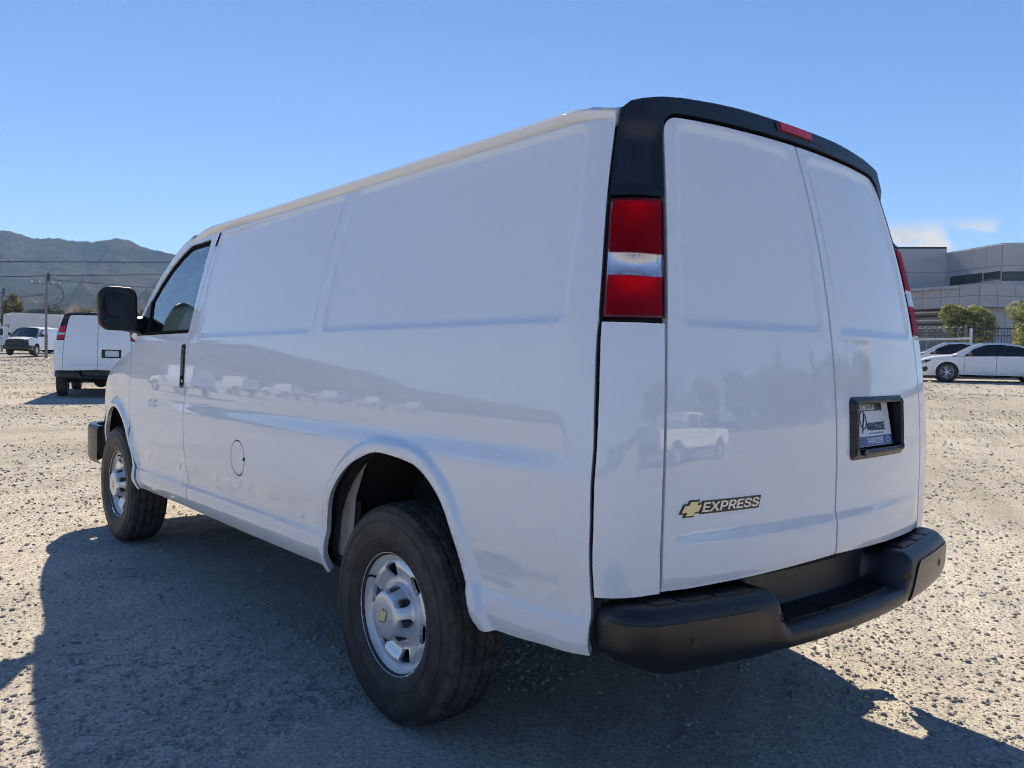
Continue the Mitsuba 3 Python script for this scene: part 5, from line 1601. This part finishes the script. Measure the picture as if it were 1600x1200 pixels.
# ---------------------------------------------------------------- left background: poles, wires, trees, far houses
mat('pole_wood', {'type': 'diffuse', 'reflectance': proc(lambda p, n, uv: mix(mi.Color3f(.16, .15, .14), mi.Color3f(.26, .24, .22), fbm(p.x * 14, p.y * 14, p.z * 1.2)))})
mat('cable', {'type': 'diffuse', 'reflectance': rgb(.03, .03, .032)})


def pole(bearing_, dist, height, text, lamp=True):
    x, y, z = spot(bearing_, dist)
    t = Thing()
    t.add('shaft', tube([(0, 0, -.5), (0, 0, height)], [.085, .06], 12), 'pole_wood')
    a = rng.random() * 0 + .2
    ex = np.array([math.cos(math.radians(bearing_)), -math.sin(math.radians(bearing_)), 0])
    t.add('crossarm', tube([ex * -.95 + [0, 0, height - .30], ex * .95 + [0, 0, height - .30]], .04, 6), 'pole_wood')
    for q in (-.85, -.4, .4, .85):
        t.add('insulator', cyl(ex * q + [0, 0, height - .26], ex * q + [0, 0, height - .08], .045, 8), 'pale_metal')
    t.add('transformer', tube([ex * .12 + [0, 0, height - .1], ex * .12 + [0, 0, height + .45]], .11, 12), 'dark_metal')
    g = np.linspace(0, math.pi, 14)
    t.add('cable_loop', tube([ex * (.12 + .95 * math.sin(v)) + [0, 0, height - 1.0 + .75 * math.cos(v)] for v in g], .022, 5), 'cable', True)
    t.add('guard', tube([(0, 0, height * .30), (0, 0, height * .0 + .0)], .105, 10), 'pole_wood')
    key = free('utility_pole')
    t.place(key, put(x, y, z))
    label(key, text, 'utility pole')
    return np.array([x, y, z])


b0 = bearing(72, 540)
d0 = 66.
p0 = pole(b0, d0, zat(437, d0, 69) - spot(b0, d0)[2], 'wooden utility pole with a crossarm and cable loop, standing before the far box trucks')
b1 = bearing(3, 500)
p1 = pole(b1, 92., zat(458, 92, 3) - spot(b1, 92)[2], 'wooden utility pole at the left edge of the picture beside a tree')


def wire(pxa, pya, da, pxb, pyb, db, sag, text, r=.022):
    a = CAM + ray_dir(pxa, pya) * da / np.hypot(*ray_dir(pxa, pya)[:2])
    b = CAM + ray_dir(pxb, pyb) * db / np.hypot(*ray_dir(pxb, pyb)[:2])
    u = np.linspace(0, 1, 40)
    P = a + (b - a) * u[:, None]
    P[:, 2] -= sag * 4 * u * (1 - u)
    key = free('overhead_wire')
    scene[key] = shape(tube(P, r, 6), 'cable', True)
    label(key, text, 'wire')


wire(-260, 408, 62, 1150, 402, 150, .35, 'topmost overhead wire crossing the hills on the left', .032)
wire(-260, 425, 64, 69, 431, 66, .15, 'second overhead wire crossing the hills, running left from the utility pole', .024)
wire(69, 431, 66, 900, 412, 150, .30, 'overhead wire running right from the top of the utility pole to the foreground van', .024)
wire(69, 436, 66, 600, 470, 260, .5, 'overhead wire running down to the right from the crossarm of the utility pole', .02)
wire(3, 460, 92, 69, 459, 66, .2, 'low overhead wire between the two utility poles', .02)

plant('tall_tree', bearing(20, 480), 92, build_tree(zat(463, 92, 20), 2.0, 'dry_leaves', 21, .16, 1500, .10, .30), 'loose grey-green tree beside the left edge of the picture behind the box trucks')
prs = [(34, 'dark_leaves', 9, 11), (47, 'green_leaves', 7, 9), (62, 'green_leaves', 8, 12), (84, 'dark_leaves', 9, 10), (98, 'green_leaves', 10, 11), (112, 'dark_leaves', 8, 9), (124, 'dry_leaves', 8, 12), (135, 'dry_leaves', 10, 13), (147, 'dry_leaves', 9, 12), (158, 'green_leaves', 9, 11), (172, 'dry_leaves', 8, 11), (188, 'green_leaves', 8, 12), (206, 'dark_leaves', 10, 12), (224, 'green_leaves', 9, 12), (12, 'green_leaves', 7, 10)]
KIND = {'dark_leaves': 'dark green bushy tree at the foot of the hills', 'green_leaves': 'mid green bushy tree at the foot of the hills', 'dry_leaves': 'dry brownish tree at the foot of the hills'}
ORD = ['first', 'second', 'third', 'fourth', 'fifth', 'sixth', 'seventh', 'eighth']
seen = {}
for k, (px, lm, h, s) in enumerate(sorted(prs)):
    seen[lm] = seen.get(lm, -1) + 1
    d = 250 + 24 * (k % 4)
    plant('far_tree', bearing(px, 490), d, build_tree(h * 1.05, s, lm, 100 + k, .55, 1500, .3, .12, lobes_n=8), KIND[lm] + ', ' + ORD[seen[lm]] + ' from the left', 'tree', 'trees at the foot of the hills', dz=1.5)
plant('cypress_tree', bearing(93, 490), 150, build_tree(6.6, 1.6, 'dark_leaves', 77, .25, 1600, .12, .1, conifer=True), 'small dark pointed tree rising behind the box trucks left of the parked van')


def house(px, py, d, w, h, text, wall=(.62, .60, .56)):
    x, y, z = spot(bearing(px, py), d)
    t = Thing()
    t.add('wall', rbox(0, 0, h / 2, w, w * .6, h, .05), 'box_white')
    t.add('roof', poly3([(-w * .54, 0), (w * .54, 0), (w * .5, h * .25), (-w * .5, h * .25)], w * .7, (0, w * .35, h + .02), (1, 0, 0), (0, 0, 1)), 'roof_tan', False)
    for q in (-.3, 0, .3):
        t.add('window', rbox(q * w, -w * .3 - .03, h * .5, w * .12, .08, h * .35, .01), 'gloss_black')
    key = free('far_house')
    t.place(key, put(x, y, 1.5, bearing(px, py) + 8))
    label(key, text, 'house')


mat('roof_tan', {'type': 'diffuse', 'reflectance': rgb(.38, .33, .28)})
house(40, 489, 215, 13, 4.6, 'low pale house among the trees left of the utility pole')
house(58, 491, 230, 9, 3.8, 'small pale house directly left of the utility pole, half hidden by trees')
house(160, 484, 190, 12, 5.0, 'white flat building seen above the roof of the parked cargo van')

# the far belt of brush that reads as one mass
g = np.random.default_rng(4)
vs, fs, at = [], [], 0
for b in np.arange(3.0, 24, .16):
    d = 300 + 60 * g.random()
    x, y, z = spot(b + g.normal() * .05, d)
    v, f = crown(70, [((x, y, 3.2), (3.6 + 2 * g.random(), 3.6 + 2 * g.random(), 2.4 + 2.2 * g.random()))], .8, int(b * 100))
    vs.append(v); fs.append(f + at); at += len(v)
scene['brush_belt'] = shape((np.vstack(vs), np.vstack(fs)), 'green_leaves', False)
label('brush_belt', 'far belt of scrub and low trees along the foot of the hills', 'brush', kind='stuff')

# trees south-east of the lot, mirrored in the rear doors
for k, (b, d, h, s, c) in enumerate([(109, 62, 8, 6, 0), (113, 70, 9, 5, 1), (117, 60, 8.5, 7, 0), (121, 66, 11, 4.2, 1), (124.5, 60, 8, 7, 0), (128, 64, 12, 5, 1), (132, 58, 8.5, 8, 0), (137, 66, 10, 6, 0), (143, 60, 8, 7, 0), (150, 66, 10, 8, 0)]):
    plant('mirrored_tree', b, d, build_tree(h, s, ['green_leaves', 'dark_leaves'][k % 2], 200 + k, .3, 2600, .2, .12, conifer=bool(c), lobes_n=8), f'{["round", "pointed"][c]} tree mirrored in the rear doors of the foreground van, number {["one", "two", "three", "four", "five", "six", "seven", "eight", "nine", "ten"][k]} from the right', 'tree', 'trees mirrored in the rear doors')
# ---------------------------------------------------------------- the air: the hills fade a little to blue
scene['air'] = {'type': 'homogeneous', 'albedo': rgb(.95, .96, .97), 'sigma_t': rgb(.62e-4, 1.15e-4, 2.05e-4)}
scene['haze'] = {'type': 'cube', 'to_world': T().translate([0, 0, 117]).scale([2700, 2700, 123]), 'bsdf': {'type': 'null'}, 'interior': {'type': 'ref', 'id': 'air'}}
scene['camera']['medium'] = {'type': 'ref', 'id': 'air'}
label('haze', kind='stuff')
